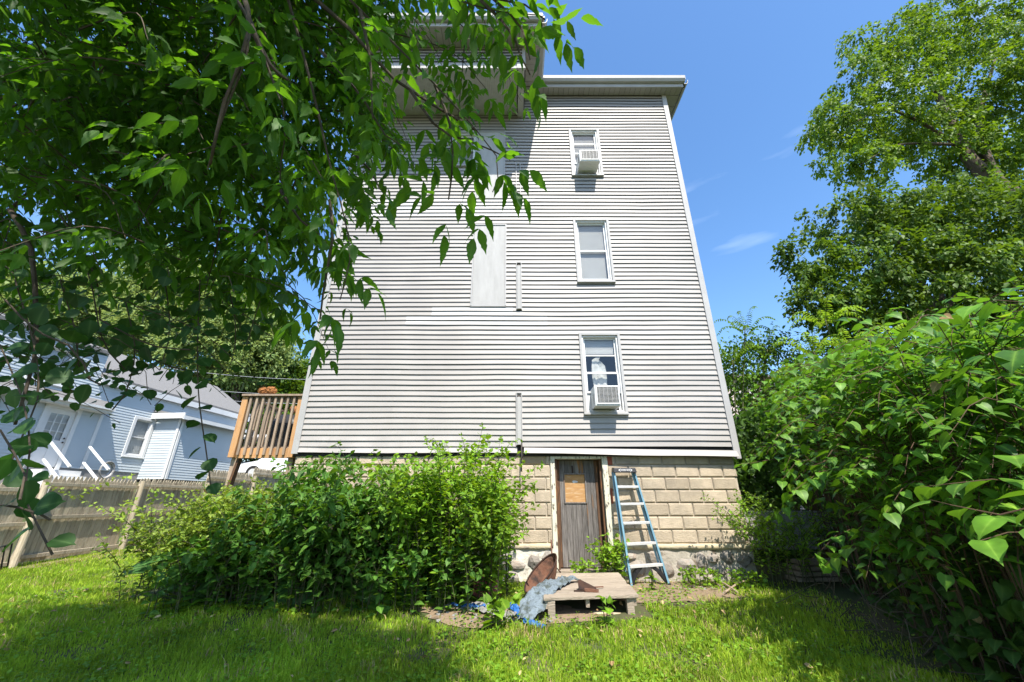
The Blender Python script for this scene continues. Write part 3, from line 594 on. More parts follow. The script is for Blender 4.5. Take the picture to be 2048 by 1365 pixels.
# lower black knee braces
for a, c, f in ((LB, RB, .06), (RB, LB, .06)):
    s = a.lerp(LT if a is LB else RT, .025); e = LB.lerp(LT, .168).lerp(RB.lerp(RT, .168), .36 if a is LB else .64); bb = MB()
    mid = (s + e) / 2 + Vector((0, 0, .035)); bb.beam(s + Vector((0, .02, 0)), mid + Vector((0, .01, 0)), .06, .05); bb.beam(mid + Vector((0, .01, 0)), e + Vector((0, .01, 0)), .06, .05); bb.build('knee_brace', M['blackplastic'], lad)
for a in (LB, RB): MB().box(a.x - .022, a.x + .022, a.y - .045, a.y + .045, a.z - .01, a.z + .035).build('foot', M['blackplastic'], lad, bevel=.006)
cap = MB(); cap.hexa([(1.69, 6.955, .455), (2.085, 6.965, .455), (2.085, 7.13, .47), (1.69, 7.12, .47), (1.70, 6.975, .535), (2.072, 6.985, .535), (2.072, 7.125, .545), (1.70, 7.115, .545)])
cp = cap.build('top_cap', M['blackplastic'], lad, bevel=.012)
def text(body, size, loc, rot, m, parent, name='lettering'):
    c = bpy.data.curves.new(name, 'FONT'); c.body = body; c.size = size; c.align_x = 'CENTER'; c.align_y = 'CENTER'; c.extrude = .0006
    t = bpy.data.objects.new('tmp', c); COL.objects.link(t); bpy.context.view_layer.update(); me = bpy.data.meshes.new_from_object(t); bpy.data.objects.remove(t)
    o = link(name, me, m, parent, loc); o.rotation_euler = rot; return o
tilt = R(90) - R(14)
text('WERNER', .04, (1.893, 6.966, .497), (tilt, 0, R(1.5)), M['print'], cp)
b = MB(); rows = [[], []]
for s in (-1, 1):
    pts = [(s * .105, .0), (s * .078, .02)], [(s * .105, 0), (s * .078, -.02)]
for s in (-1, 1):
    q = MB(); c0 = Vector((1.893, 6.9655, .497)); ex = Vector((1, .026, 0)); ez = Vector((0, .24, .97))
    for w in (1, -1): q.ngon([c0 + ex * x + ez * z for x, z in ((s * .118, 0), (s * .085, w * .022), (s * .078, w * .018), (s * .105, 0))])
    q.build('arrow_mark', M['print'], cp)

# ---------------------------------------------------------------- wooden platform
pf = thing('wooden_platform', (.94, 5.9, -1.15), 'low weathered plank platform in front of the basement door', 'platform')
FLc, FRc, BRc, BLc = Vector((.34, 5.08, -.965)), Vector((1.42, 5.22, -.965)), Vector((1.56, 6.70, -.955)), Vector((.50, 6.60, -.955))
for i in range(7):
    t0, t1 = i / 7, (i + 1) / 7 - .006; j = random.uniform(-.015, .015)
    a, b_, c, d = FLc.lerp(BLc, t0), FRc.lerp(BRc, t0), FRc.lerp(BRc, t1), FLc.lerp(BLc, t1); u = (b_ - a).normalized(); a = a + u * j; b_ = b_ + u * (j + random.uniform(-.012, .012)); dz = Vector((0, 0, .03))
    MB().hexa([a - dz, b_ - dz, c - dz, d - dz, a, b_, c, d]).build('plank', M['plank'], pf, bevel=.003)
for p, q in ((FLc, BLc), (FRc, BRc), (FLc.lerp(FRc, .5), BLc.lerp(BRc, .5))):
    s = Vector((.04 if p is FLc else -.04, .03, -.072)); MB().beam(p + s, q + s + Vector((0, -.06, 0)), .04, .08).build('joist', M['plank'], pf)
for p, ox in ((FRc, -.09), (FLc, .09), (BRc, -.09), (BLc, .09)): MB().box(p.x + ox - .04, p.x + ox + .04, p.y + (.02 if p.y < 6 else -.09), p.y + (.09 if p.y < 6 else -.02), -1.24, p.z - .031).build('leg', M['plank'], pf, bevel=.004)
# rock under the platform
tag(lump((1.05, 5.3, -1.19), (.22, .12, .06), 4, data=ICO3).build('flat_stone', M['ledge'], smooth=True), 'flat tan stone half buried under the platform edge', 'stone')

# rusty barrow tray leaning against the platform
tr = thing('wheelbarrow_tray', (.33, 6.0, -1.15), 'rusty steel wheelbarrow tray tipped up beside the platform', 'wheelbarrow tray')
c0 = Vector((.36, 6.08, -.90)); ax = Vector((.60, .42, .62)).normalized(); nrm = Vector((-.62, -.52, .60)); nrm = (nrm - ax * nrm.dot(ax)).normalized(); sd = ax.cross(nrm)
def tray(th):
    rows = []
    for i in range(8):
        k = i / 7; row = []
        for j in range(33):
            a = 2 * math.pi * j / 32; rx = .32 * (1 + .14 * math.cos(a)); ry = .155
            kk = .25 + .75 * k if i else 0.001; dep = -.20 * (1 - k ** 2.6)
            row.append(c0 + ax * (rx * kk * math.cos(a)) + sd * (ry * kk * math.sin(a) * (1 + .12 * math.cos(a))) + nrm * (dep - th))
        rows.append(row)
    return rows
r1, r2 = tray(0), tray(.006); b = MB(); b.grid(r1); b.grid(r2[::-1]); b.grid([r1[-1], r2[-1]]); b.build('tray', M['rust'], tr, smooth=True)
MB().tube([p for p in r1[-1]], .011, 6, False).build('rolled_rim', M['darkrust'], tr, smooth=True)
MB().beam(c0 - nrm * .19 - ax * .3, c0 - nrm * .19 + ax * .05, .05, .008).build('strap', M['darkrust'], tr)

# blue and grey tarp
def cloth(path, width, sd, m, name, parent=None, amp=.05, n=36, k=18):
    rows = []; P = [Vector(p) for p in path]
    for i in range(n + 1):
        t = i / n * (len(P) - 1); q = min(int(t), len(P) - 2); c = P[q].lerp(P[q + 1], t - q); d = (P[q + 1] - P[q]).normalized(); s = d.cross(Vector((0, 0, 1))); s = s.normalized() if s.length > .1 else Vector((1, 0, 0))
        w = width[q] + (width[q + 1] - width[q]) * (t - q); row = []
        for j in range(k + 1):
            u = j / k - .5; x = c + s * u * w; f = mn.fractal(Vector((x.x * 9 + sd, x.y * 9, x.z * 9)), .8, 2, 4); fine = abs(nz3(j * .9 + sd, i * .22, 3)) 
            row.append(x + Vector((.02 * nz3(i * .5, j * .5, sd), .02 * nz3(i * .5, j * .5, sd + 9), amp * (.5 + f * .6) + amp * .7 * fine - abs(u) * amp * .8)))
        rows.append(row)
    return MB().grid(rows).build(name, m, parent, smooth=True)
tp = thing('tarpaulin', (.2, 5.4, -1.15), 'frayed blue and grey tarp bunched over the left edge of the platform', 'tarpaulin')
cloth([(.88, 5.98, -.955), (.66, 5.86, -.93), (.48, 5.62, -.93), (.36, 5.35, -.94), (.22, 5.12, -1.06), (.12, 4.98, -1.17)], [.05, .20, .30, .28, .30, .2], 2, M['tarp'], 'grey_sheet', tp, .06)
cloth([(-.02, 5.42, -1.12), (.08, 5.18, -1.12), (.18, 4.96, -1.17), (.33, 4.86, -1.19)], [.10, .12, .10, .15], 5, M['tarpblue'], 'blue_sheet', tp, .05)
cloth([(-.75, 5.55, -1.14), (-.45, 5.42, -1.13), (-.15, 5.30, -1.14), (.05, 5.12, -1.16)], [.2, .3, .34, .2], 8, M['ash'], 'grey_sheet', tp, .05)
cloth([(-.70, 5.45, -1.12), (-.5, 5.36, -1.12), (-.3, 5.33, -1.12)], [.07, .10, .05], 15, M['tarpblue'], 'blue_sheet', tp, .05)
# pink cloth in a wire basket
pb = thing('cloth_bundle', (-.33, 5.95, -1.15), 'crumpled pink cloth heap with wire handles beside the rusty tray', 'cloth')
lump((-.33, 5.92, -1.03), (.17, .13, .14), 3, .55, 2.2, ICO3).build('pink_sheet', M['pink'], pb, smooth=True)
for k in range(3): MB().tube([(-.46 + .1 * k, 5.80, -1.02), (-.44 + .1 * k, 5.82, -.89), (-.36 + .1 * k, 5.85, -.87), (-.30 + .08 * k, 5.83, -.98)], .005, 5).build('wire_handle', M['darkrust'], pb)
# rusty bracket lying on the platform
rb = thing('rusty_bracket', (.85, 5.45, -.965), 'rusty bent metal bracket lying on the platform planks', 'scrap metal')
b = MB(); b.hexa([(.78, 5.42, -.95), (.98, 5.36, -.95), (1.00, 5.44, -.95), (.84, 5.52, -.95), (.78, 5.47, -.86), (.97, 5.40, -.93), (.99, 5.44, -.93), (.82, 5.52, -.86)]); b.build('plate', M['darkrust'], rb, bevel=.004)
MB().beam((.72, 5.38, -.955), (.97, 5.36, -.955), .02, .014).build('bar', M['darkrust'], rb); MB().beam((.90, 5.44, -.93), (1.10, 5.56, -.945), .012, .012).build('bar', M['rust'], rb)
MB().beam((.84, 5.36, -.94), (1.0, 5.34, -.95), .03, .03).build('angle', M['rust'], rb)
tb = thing('metal_bar', (.62, 6.75, -.95), 'thin rusty bars leaning at the left door casing', 'metal bar')
MB().tube([(.60, 6.75, -1.0), (.615, 6.95, -.55)], .012, 6).build('rod', M['rust'], tb); MB().tube([(.56, 6.5, -.94), (.66, 6.78, -.90), (.70, 6.6, -.94)], .012, 6).build('rod', M['darkrust'], tb)

# ---------------------------------------------------------------- side deck
dk = thing('side_deck', (-4.45, 7.3, -1.15), 'small raised timber deck with baluster railing at the left corner of the house', 'deck')
dx0, dx1, dyf, dz0, dz1 = -5.0, -3.86, 7.26, .72, 1.86
for x in (dx0, dx1 - .10): MB().box(x, x + .105, dyf - .02, dyf + .07, dz0 + .01, dz1 - .04).build('post', M['deck'], dk, bevel=.004)
MB().box(dx0 - .0, dx1 + .0, dyf - .06, dyf + .10, dz1 - .038, dz1).build('top_rail', M['deckgrey'], dk, bevel=.005)
MB().box(dx0 + .105, dx1 - .105, dyf + .02, dyf + .058, dz1 - .13, dz1 - .04).build('rail', M['deckgrey'], dk)
MB().box(dx0 + .13, -4.42, dyf + .012, dyf + .05, dz0, dz0 + .17).build('rim_board', M['deck'], dk, bevel=.003)
MB().box(-4.405, dx1 - .02, dyf + .012, dyf + .05, dz0 + .002, dz0 + .17).build('rim_board', M['deck'], dk, bevel=.003)
for i in range(8): x = dx0 + .165 + i * .115; MB().box(x - .019, x + .019, dyf - .03, dyf + .008, dz0 + .05, dz1 - .05).build('baluster', M['deckgrey'], dk, bevel=.002)
for i in range(9): MB().box(dx0, dx1 + .03, dyf + .06 + i * .145, dyf + .06 + i * .145 + .138, dz0 + .172, dz0 + .20).build('deck_board', M['deckgrey'], dk)
for x in (-4.93, -3.93): MB().box(x - .045, x + .045, dyf + .07, dyf + .16, -1.3, dz0 + .168).build('leg', M['deckgrey'], dk)
MB().box(dx0, dx0 + .04, dyf + .11, 8.6, dz1 - .04, dz1 - .002).build('side_rail', M['deckgrey'], dk)
for i in range(9): MB().box(dx0 + .0, dx0 + .035, dyf + .2 + i * .13, dyf + .235 + i * .13, dz0 + .18, dz1 - .041).build('baluster', M['deckgrey'], dk)
MB().beam((-4.95, 7.36, -.1), (-4.85, 7.36, dz0), .1, .04).build('brace', M['peelbrown'], dk)
gr = thing('covered_grill', (-4.45, 7.8, .93), 'black covered grill standing behind the deck balusters', 'grill')
b = MB(); rows = []
for i in range(9):
    t = i / 8; z = .93 + .66 * t; hw = (.24 + .05 * math.sin(t * 3.1)) * (1 if t < .8 else 1 - (t - .8) * 2.2); rows.append([(-4.42 + .03 * t + hw * math.copysign(abs(math.cos(a)) ** .5, math.cos(a)) * (1 + .05 * nz3(a, t * 3)), 7.85 + hw * .75 * math.copysign(abs(math.sin(a)) ** .5, math.sin(a)), z) for a in np.linspace(0, 6.2832, 33)])
b.grid(rows); b.ngon(rows[-1][:-1]); b.build('cover', M['blackplastic'], gr, smooth=True)
cr = thing('plastic_crate', (-4.1, 7.6, .93), 'black plastic milk crate at the right of the covered grill', 'crate')
b = MB(); x0, x1, y0, y1, z0, z1 = -4.19, -3.99, 7.42, 7.6, .93, 1.14
for z in (z0, (z0 + z1) / 2, z1 - .02):
    b.box(x0, x1, y0, y0 + .01, z, z + .02); b.box(x0, x1, y1, y1 + .01, z, z + .02); b.box(x0, x0 + .01, y0 + .01, y1, z, z + .02); b.box(x1 - .01, x1, y0 + .01, y1, z, z + .02)
for x in (x0, (x0 + x1) / 2 - .01, x1 - .02): b.box(x, x + .02, y0 - .001, y0 - .0001, z0 + .0, z1)
b.build('crate_frame', M['blackplastic'], cr)
tag(MB().tube([(-4.62, 8.3, 1.83), (-4.35, 8.2, 1.72), (-4.02, 8.1, 1.55)], [.07, .08, .06], 10).build('rolled_carpet', M['coir'], smooth=True), 'brown rolled carpet slanting behind the covered grill', 'carpet')
co = thing('coir_liner', (-4.62, 7.28, dz1), 'frayed brown coir lump on the top rail of the deck', 'plant liner')
for dx, r in ((-.07, .085), (.08, .095)): lump((-4.60 + dx, 7.28, dz1 + .075), (r, r * .8, r * .85), dx * 50, .4, 3, ICO3).build('coir_mat', M['coir'], co)
b = MB()
for i in range(500):
    a = Vector((random.gauss(0, 1), random.gauss(0, 1), random.gauss(0, 1))).normalized(); dx, r = random.choice(((-.07, .085), (.08, .095))); p = Vector((-4.60 + dx, 7.28, dz1 + .075)) + Vector((a.x * r, a.y * r * .8, a.z * r * .85)); q = p + a * .02 + Vector((random.uniform(-.02, .02), random.uniform(-.02, .02), random.uniform(-.02, .02))); b.ngon([p, p + Vector((.002, 0, .002)), q])
tag(b.build('fibre', M['coir'], co), kind='stuff')

# ---------------------------------------------------------------- stockade fence on the left
fe = thing('stockade_fence', (-10.1, 9, -1.2), 'weathered wooden stockade fence seen from its railed back along the lawn', 'fence')
FX = -10.08
secs = [(4.2, 6.6, .36, -1.36), (6.62, 9.04, .42, -1.30), (9.06, 11.4, .56, -1.2), (11.42, 13.84, .62, -1.12), (13.9, 16.3, .98, -1.0), (16.32, 18.7, 1.25, -.6)]
tmpl = {}
def picket_mesh(h, w=.088):
    k = round(h, 1)
    if k in tmpl: return tmpl[k]
    v = []; 
    for d in (0, .016): v += [(d, -w / 2, 0), (d, w / 2, 0), (d, w / 2, h - .09), (d, .012, h), (d, -.012, h), (d, -w / 2, h - .09)]
    f = [tuple(range(5, -1, -1)), tuple(range(6, 12))] + [(i, (i + 1) % 6, 6 + (i + 1) % 6, 6 + i) for i in range(6)]
    me = bpy.data.meshes.new('picket'); me.from_pydata(v, [], f); me.materials.append(M['fence']); tmpl[k] = me; return me
for y0, y1, zt, zb in secs:
    n = int((y1 - y0) / .094); h = zt - zb - .03; me = picket_mesh(h)
    for i in range(n):
        o = link('picket', me, None, fe, (FX - .02 - .002 * (i % 2), y0 + .05 + i * (y1 - y0 - .05) / n, zt - round(h, 1) + random.uniform(-.012, .012)))
        o.rotation_euler = (random.uniform(-.012, .012), 0, random.uniform(-.03, .03))
    for k in (.10, .52, .90):
        z = zb + (zt - zb) * k - .02; MB().beam((FX + .04, y0 - .02, z + .0), (FX + .04, y1 + .02, z + .01), .05, .075).build('fence_rail', M['fence'], fe, bevel=.006)
    MB().tube([(FX + .11, y1 + .01, zb - .25), (FX + .11, y1 + .01, zt - .03)], [.062, .056], 10).build('fence_post', M['fence'], fe, smooth=False)
# stray black tube frame at the far left by the fence
tf = thing('tube_frame', (-9.6, 8.35, -1.25), 'black bent tube frame propped against the fence at the far left', 'metal frame')
for k in range(3): MB().tube([(-9.55, 8.0 + k * .14, -1.28), (-9.62, 8.1 + k * .14, -.86 + .04 * k), (-9.64, 8.38 + k * .1, -.80 + .03 * k), (-9.6, 8.46 + k * .1, -1.27)], .014, 8).build('tube', M['blackplastic'], tf, smooth=True)

# ================================================================ BLUE HOUSE
bh = thing('blue_house', (-16, 15.5, .3), 'pale blue sided neighbour house with grey roof behind the stockade fence', 'house')
BXW = -16.0
bh.rotation_euler = (0, 0, 0)
FBH = Fr((BXW, 0, 0), (0, 1, 0), (1, 0, 0))
def clad(F_, a0, a1, z0, z1, hs, name='siding', pitch=.105, m='blueside', butt=.02):
    b = MB(); z = z0; c = MB(); holed_sheet(c, F_, a0, a1, z0, z1, hs, -.002); c.build('wall', M[m], bh)
    while z < z1 - .01:
        for p, q in intervals(a0, a1, hs, z + pitch / 2): course_mb(b, F_, p, q, z, min(pitch, z1 - z - .005), butt=butt, wav=0, step=5)
        z += pitch
    return tag(b.build(name, M[m], bh), kind='stuff')
dH = (13.72, 14.66, 1.03, 3.12); wH = (16.72, 17.65, 1.75, 3.38); uH = (12.75, 13.95, 3.85, 5.2)
clad(FBH, 7.5, 22.9, 1.15, 4.66, [dH, wH, uH]); MB().fbox(FBH, 7.5, 22.9, -.06, -.01, -.5, 1.15).build('foundation', M['casing'], bh)
MB().fbox(FBH, 15.42, 15.53, .001, .04, 1.15, 3.15).build('corner_trim', M['white'], bh)
window(bh, FBH, *wH, casing='white', blinds=(1, 1), cw=.11, label='tall white framed window beside the addition')
window(bh, FBH, *uH, casing='white', blinds=(1, 1), cw=.11, label='small upper window above the porch roof')
# door with nine panes
b = MB(); b.fbox(FBH, dH[0] - .1, dH[0] + .02, .0, .05, dH[2] - .05, dH[3] + .08); b.fbox(FBH, dH[1] - .02, dH[1] + .1, .0, .05, dH[2] - .05, dH[3] + .08); b.fbox(FBH, dH[0] + .02, dH[1] - .02, .0, .05, dH[3] - .03, dH[3] + .08)
hd = MB(); hd.fbox(FBH, dH[0] + .02, dH[1] - .02, -.05, -.01, dH[2], dH[2] + 1.0); hd.fbox(FBH, dH[0] + .02, dH[0] + .17, -.05, -.01, dH[2] + 1.0, dH[3] - .03); hd.fbox(FBH, dH[1] - .17, dH[1] - .02, -.05, -.01, dH[2] + 1.0, dH[3] - .03); hd.fbox(FBH, dH[0] + .17, dH[1] - .17, -.05, -.01, dH[3] - .2, dH[3] - .03)
g0, g1, k0, k1 = dH[0] + .17, dH[1] - .17, dH[2] + 1.0, dH[3] - .2
for i in (1, 2): hd.fbox(FBH, g0 + (g1 - g0) * i / 3 - .01, g0 + (g1 - g0) * i / 3 + .01, -.04, -.012, k0, k1); hd.fbox(FBH, g0, g1, -.041, -.013, k0 + (k1 - k0) * i / 3 - .01, k0 + (k1 - k0) * i / 3 + .01)
for s in (0, 1): hd.fbox(FBH, dH[0] + .13 + s * .36, dH[0] + .44 + s * .36, -.009, .0, dH[2] + .15, dH[2] + .8)
hdo = hd.build('door', M['white'], bh); b.build('door_casing', M['white'], hdo)
MB().ngon([FBH.p(g0, -.04, k0), FBH.p(g1, -.04, k0), FBH.p(g1, -.04, k1), FBH.p(g0, -.04, k1)]).build('pane', M['glass'], hdo); MB().fbox(FBH, g0, g1, -.09, -.08, k0, k1).build('curtain', M['blind'], hdo)
for dz in (.0, .14): lump(FBH.p(dH[1] - .1, .02, dH[2] + .95 + dz), (.03, .03, .03), 1, 0).build('handle', M['pipe'], hdo, smooth=True)
MB().tube([FBH.p(14.15, .05, 3.3), FBH.p(14.15, .14, 3.32), FBH.p(14.2, .2, 3.26)], [.04, .05, .06], 8).build('lamp', M['casing'], bh)
# steps with white hand rails
st = MB()
for i in range(4): st.fbox(FBH, 13.6, 14.75, .02 + i * .001, 1.0 + i * .27, 1.0 - (i + 1) * .18, 1.0 - i * .18)
st.build('door_steps', M['white'], bh)
for a in (13.58, 14.78):
    MB().beam(FBH.p(a, .9, 1.85), FBH.p(a, 2.0, 1.05), .07, .05).build('hand_rail', M['white'], bh); MB().beam(FBH.p(a, .9, 1.3), FBH.p(a, 2.0, .5), .07, .05).build('hand_rail', M['white'], bh); MB().beam(FBH.p(a, .9, .2), FBH.p(a, .9, 1.95), .08, .08).build('rail_post', M['white'], bh)
# porch roof over the door
def roofslab(name, pts, th=.12, m='shingle', parent=bh):
    b = MB(); n = [Vector(p) for p in pts]; dn = Vector((0, 0, -th)); b.hexa([p + dn for p in n] + n); return b.build(name, M[m], parent)
roofslab('porch_roof', [(-15.62, 7.3, 3.36), (-15.62, 15.5, 3.36), (-16.01, 15.5, 3.72), (-16.01, 7.3, 3.72)]); 
MB().box(-15.66, -15.615, 7.28, 15.52, 3.20, 3.36).build('fascia_board', M['white'], bh); MB().box(-15.99, -15.665, 7.3, 15.5, 3.19, 3.215).build('porch_ceiling', M['white'], bh)
MB().box(-15.6, -15.5, 7.3, 15.5, 3.30, 3.38).build('gutter', M['white'], bh)
# main roof: eave runs along the wall, ridge behind it
RX = -18.7; RZ = 6.5
roofslab('roof', [(-15.86, 14.9, 4.62), (-15.86, 23.2, 4.62), (RX, 23.2, RZ), (RX, 14.9, RZ)]); roofslab('roof', [(RX, 14.9, RZ), (RX, 23.2, RZ), (-23, 23.2, 4.6), (-23, 14.9, 4.6)])
roofslab('roof', [(-15.9, 7.0, 5.55), (-15.9, 14.95, 5.55), (RX, 14.95, RZ + .02), (RX, 7.0, RZ + .02)])
MB().box(-15.90, -15.84, 14.9, 23.2, 4.28, 4.52).build('fascia_board', M['white'], bh); MB().box(-15.97, -15.905, 14.9, 23.2, 4.30, 4.34).build('soffit', M['white'], bh)
clad(FBH, 7.5, 14.9, 4.66, 5.5, [(12.75, 13.95, 3.85, 5.2)])
FE = Fr((0, 22.9, 0), (-1, 0, 0), (0, 1, 0)); MB().ngon([(-16, 22.9, -.5), (-22.5, 22.9, -.5), (-22.5, 22.9, 4.7), (RX, 22.9, RZ - .15), (-16, 22.9, 4.6)]).build('wall', M['blueside'], bh)
MB().ngon([(-16, 7.5, -.5), (-22.5, 7.5, -.5), (-22.5, 7.5, 4.7), (RX, 7.5, RZ - .15), (-16, 7.5, 5.4)]).build('wall', M['blueside'], bh)
MB().ngon([(-22.5, 7.5, -.5), (-22.5, 22.9, -.5), (-22.5, 22.9, 4.7), (-22.5, 7.5, 4.7)]).build('wall', M['blueside'], bh)
# addition
AX = -14.75; AY0, AY1 = 17.7, 21.2
FA = Fr((-16, AY0, 0), (1, 0, 0), (0, -1, 0)); clad(FA, .0, 1.25, .9, 3.42, []); FS = Fr((AX, 0, 0), (0, 1, 0), (1, 0, 0)); clad(FS, AY0, AY1, .9, 3.42, [])
MB().fbox(FS, AY0 + .0, AY0 + .1, .022, .05, .9, 3.42).build('corner_trim', M['white'], bh); MB().fbox(FA, 1.15, 1.25, .022, .05, .9, 3.42).build('corner_trim', M['white'], bh); MB().fbox(FS, AY1 - .1, AY1, .022, .05, .9, 3.42).build('corner_trim', M['white'], bh)
roofslab('addition_roof', [(AX + .3, AY0 - .25, 3.50), (AX + .3, AY1 + .6, 3.50), (-16.01, AY1 + .6, 3.82), (-16.01, AY0 - .25, 3.82)]); MB().box(-16.0, AX + .34, AY0 - .3, AY0 - .251, 3.38, 3.62).build('fascia_board', M['white'], bh); MB().box(AX + .301, AX + .36, AY0 - .3, AY1 + .6, 3.34, 3.5).build('gutter', M['white'], bh)
MB().tube([(AX + .33, AY1 + .3, 3.36), (AX + .1, AY1 + .1, 3.05), (AX + .08, AY1 + .05, .9)], .045, 8).build('downspout', M['white'], bh)
# far porch with balusters
MB().box(-15.6, -12.9, 22.6, 22.7, 1.95, 2.03).build('porch_rail', M['white'], bh)
for i in range(26): MB().box(-15.5 + i * .1, -15.46 + i * .1, 22.63, 22.67, 1.1, 1.95).build('porch_baluster', M['white'], bh)
MB().box(-15.7, -12.8, 22.5, 24.5, .9, 1.08).build('porch_floor', M['deckgrey'], bh); MB().box(-12.98, -12.86, 22.6, 22.72, 1.08, 3.3).build('porch_post', M['white'], bh)
MB().box(-16, -12.7, 22.4, 24.6, 3.3, 3.45).build('porch_roof', M['white'], bh); MB().box(-16, -12.9, 24.5, 24.6, 1.08, 3.3).build('wall', M['blueside'], bh); MB().box(-15.0, -14.0, 24.47, 24.49, 1.9, 3.1).build('pane', M['glass'], bh)
# hose reel at the house foot
hz = thing('garden_hose', (-15.4, 15.9, 1.2), 'coiled pale garden hose hung on the blue house behind the fence top', 'hose')
for k in range(4): MB().tube([(-15.6 + .03 * k, 16.0 + (.22 + .02 * k) * math.cos(a), 1.15 + (.24 + .02 * k) * math.sin(a)) for a in np.linspace(0, 6.28, 18)], .02, 6, False).build('coil', M['casing' if k % 2 else 'blind'], hz, smooth=True)

bh.location = (-16, 15.5, .3); bh.rotation_euler = (0, 0, R(-6))
# white car on the street beyond the fence
ca = thing('parked_car', (-12, 24, 1.0), 'white car parked beyond the fence, seen under the deck', 'car')
prof = [(-2.2, .35), (-2.15, .75), (-1.3, .92), (-.7, 1.38), (.75, 1.42), (1.45, .98), (2.1, .85), (2.2, .35)]
b = MB(); cx, cy, cz = -11.7, 22.0, 1.05
def carp(u, w, z): return (cx + u, cy + w, cz + z)
for w0, w1 in ((-.85, .85),):
    b.grid([[carp(u, w * (1 if z < 1 else .8), z) for u, z in prof] for w in (w0, w1)]); b.ngon([carp(u, w0 * (1 if z < 1 else .8), z) for u, z in prof]); b.ngon([carp(u, w1 * (1 if z < 1 else .8), z) for u, z in prof])
b.build('body', M['cargrey'], ca, bevel=.05)
for u0, u1 in ((-1.0, -.1), (0, 1.0)): MB().ngon([carp(u0 - (.15 if u0 < -.5 else 0), -.86, .95), carp(u1 + (.25 if u1 > .5 else 0), -.86, .95), carp(u1 - .1, -.72, 1.32), carp(u0 + .2 * (u0 < -.5), -.72, 1.32)]).build('window', M['glass'], ca)
for u in (-1.4, 1.35):
    wv = MB().tube([carp(u, -.92, .33), carp(u, -.70, .33)], .34, 20).build('wheel', M['tyre'], ca); MB().tube([carp(u, -.935, .33), carp(u, -.915, .33)], .2, 14).build('rim', M['alu'], wv)

# utility wires beyond
for i, (y0, y1, lab) in enumerate(((742, 757, 'highest of three grey utility wires crossing before the far trees'), (777, 785, 'middle one of three grey utility wires, level with the deck rail'), (795, 802, 'lowest of three grey utility wires, ending behind the deck'))):
    a, c = atY(330, y0 - 6, 22), atY(760, y1, 27); pts = [a.lerp(c, t) + Vector((0, 0, -.35 * 4 * t * (1 - t))) for t in np.linspace(0, 1, 14)]
    tag(MB().tube(pts, .014, 5).build('utility_wire', M['wire']), lab, 'wire', 'utility wires')

# low block wall and old timbers at the right
bwl = thing('block_garden_wall', (5.4, 7.6, -1.15), 'low grey concrete block wall running right from the house corner under leaves', 'garden wall')
for r in range(3):
    for i in range(9): x = 3.92 + i * .405 + (.2 if r % 2 else 0); MB().box(x, x + .392, 7.55, 7.74, -.74 + r * .203, -.74 + r * .203 + .192).build('block', M['cmu'], bwl, bevel=.006)
ts = thing('timber_stack', (5.2, 7.2, -1.15), 'stack of old grey boards lying below the low block wall', 'timber')
for r in range(4):
    for k in range(2): MB().beam((4.35 + .05 * r, 7.05 + k * .17, -1.10 + r * .075), (6.9, 7.10 + k * .17 + .04 * r, -1.08 + r * .075), .15, .055).build('board', M['plank'], ts, bevel=.004)

# pale house glimpsed through the trees on the right
ph = thing('pale_house', (13, 24, 0), 'pale pink house glimpsed through leaves right of the grey house', 'house')
PF = Fr((0, 22, 0), (1, 0, 0), (0, -1, 0)); c = MB(); holed_sheet(c, PF, 9.3, 17, -1.2, 6.7, [], 0); c.build('wall', M['pinkhouse'], ph); MB().ngon([(9.3, 22, -1.2), (9.3, 30, -1.2), (9.3, 30, 6.7), (9.3, 22, 6.7)]).build('wall', M['pinkhouse'], ph)
for x in (10.3, 12.6, 15.0):
    for z in (1.2, 4.2): w = MB().fbox(PF, x, x + 1, .01, .06, z, z + 1.6).build('window', M['white'], ph); MB().fbox(PF, x + .1, x + .9, .061, .065, z + .1, z + 1.5).build('pane', M['room'], w)
roofslab('roof', [(9, 21.6, 6.7), (17.4, 21.6, 6.7), (17.4, 26, 8.0), (9, 26, 8.0)], parent=ph)

# ================================================================ FOLIAGE
def ltemplate(ts, ws, fold=.18, droop=.18, shift=None):
    v = []; f = []; n = len(ts); idx = []
    for i, (t, w) in enumerate(zip(ts, ws)):
        sh = shift[i] if shift else 0; zz = -droop * t * t
        if w == 0: v.append((0, t, zz)); idx.append((len(v) - 1,) * 3)
        else: v += [(0, t, zz), (-w, t + sh, zz + fold * w), (w, t + sh, zz + fold * w)]; idx.append((len(v) - 3, len(v) - 2, len(v) - 1))
    for i in range(n - 1):
        a, b = idx[i], idx[i + 1]
        for s in (1, 2):
            q = [a[0], b[0], b[s], a[s]] if s == 1 else [a[0], a[s], b[s], b[0]]
            q = [x for k, x in enumerate(q) if x not in q[:k]]
            if len(q) == 3: f.append(q)
            elif len(q) == 4: f += [[q[0], q[1], q[2]], [q[0], q[2], q[3]]]
    return np.array(v, float), np.array(f, int)
T_ELDER = ltemplate([0, .12, .32, .5, .62, .70, .86, 1.05], [0, .11, .195, .175, .12, .135, .05, 0], .2, .22)
T_ELDER_L = ltemplate([0, .15, .4, .68, 1.05], [0, .22, .30, .18, 0], .2, .22)
T_ROUND = ltemplate([0, .08, .32, .6, .82, .93, 1.08], [0, .30, .49, .46, .28, .07, 0], .16, .12)
T_HEART = ltemplate([0, .05, .25, .5, .74, .9, 1.1], [0, .30, .44, .40, .22, .07, 0], .14, .28, [0, -.13, -.08, -.02, 0, 0, 0])
T_LANCE = ltemplate([0, .18, .42, .7, 1.0], [0, .17, .25, .17, 0], .25, .3)
T_OVAL = ltemplate([0, .25, .6, 1.0], [0, .30, .30, 0], .2, .2)
T_SMALL = ltemplate([0, .45, 1.0], [0, .30, 0], .3, .25)
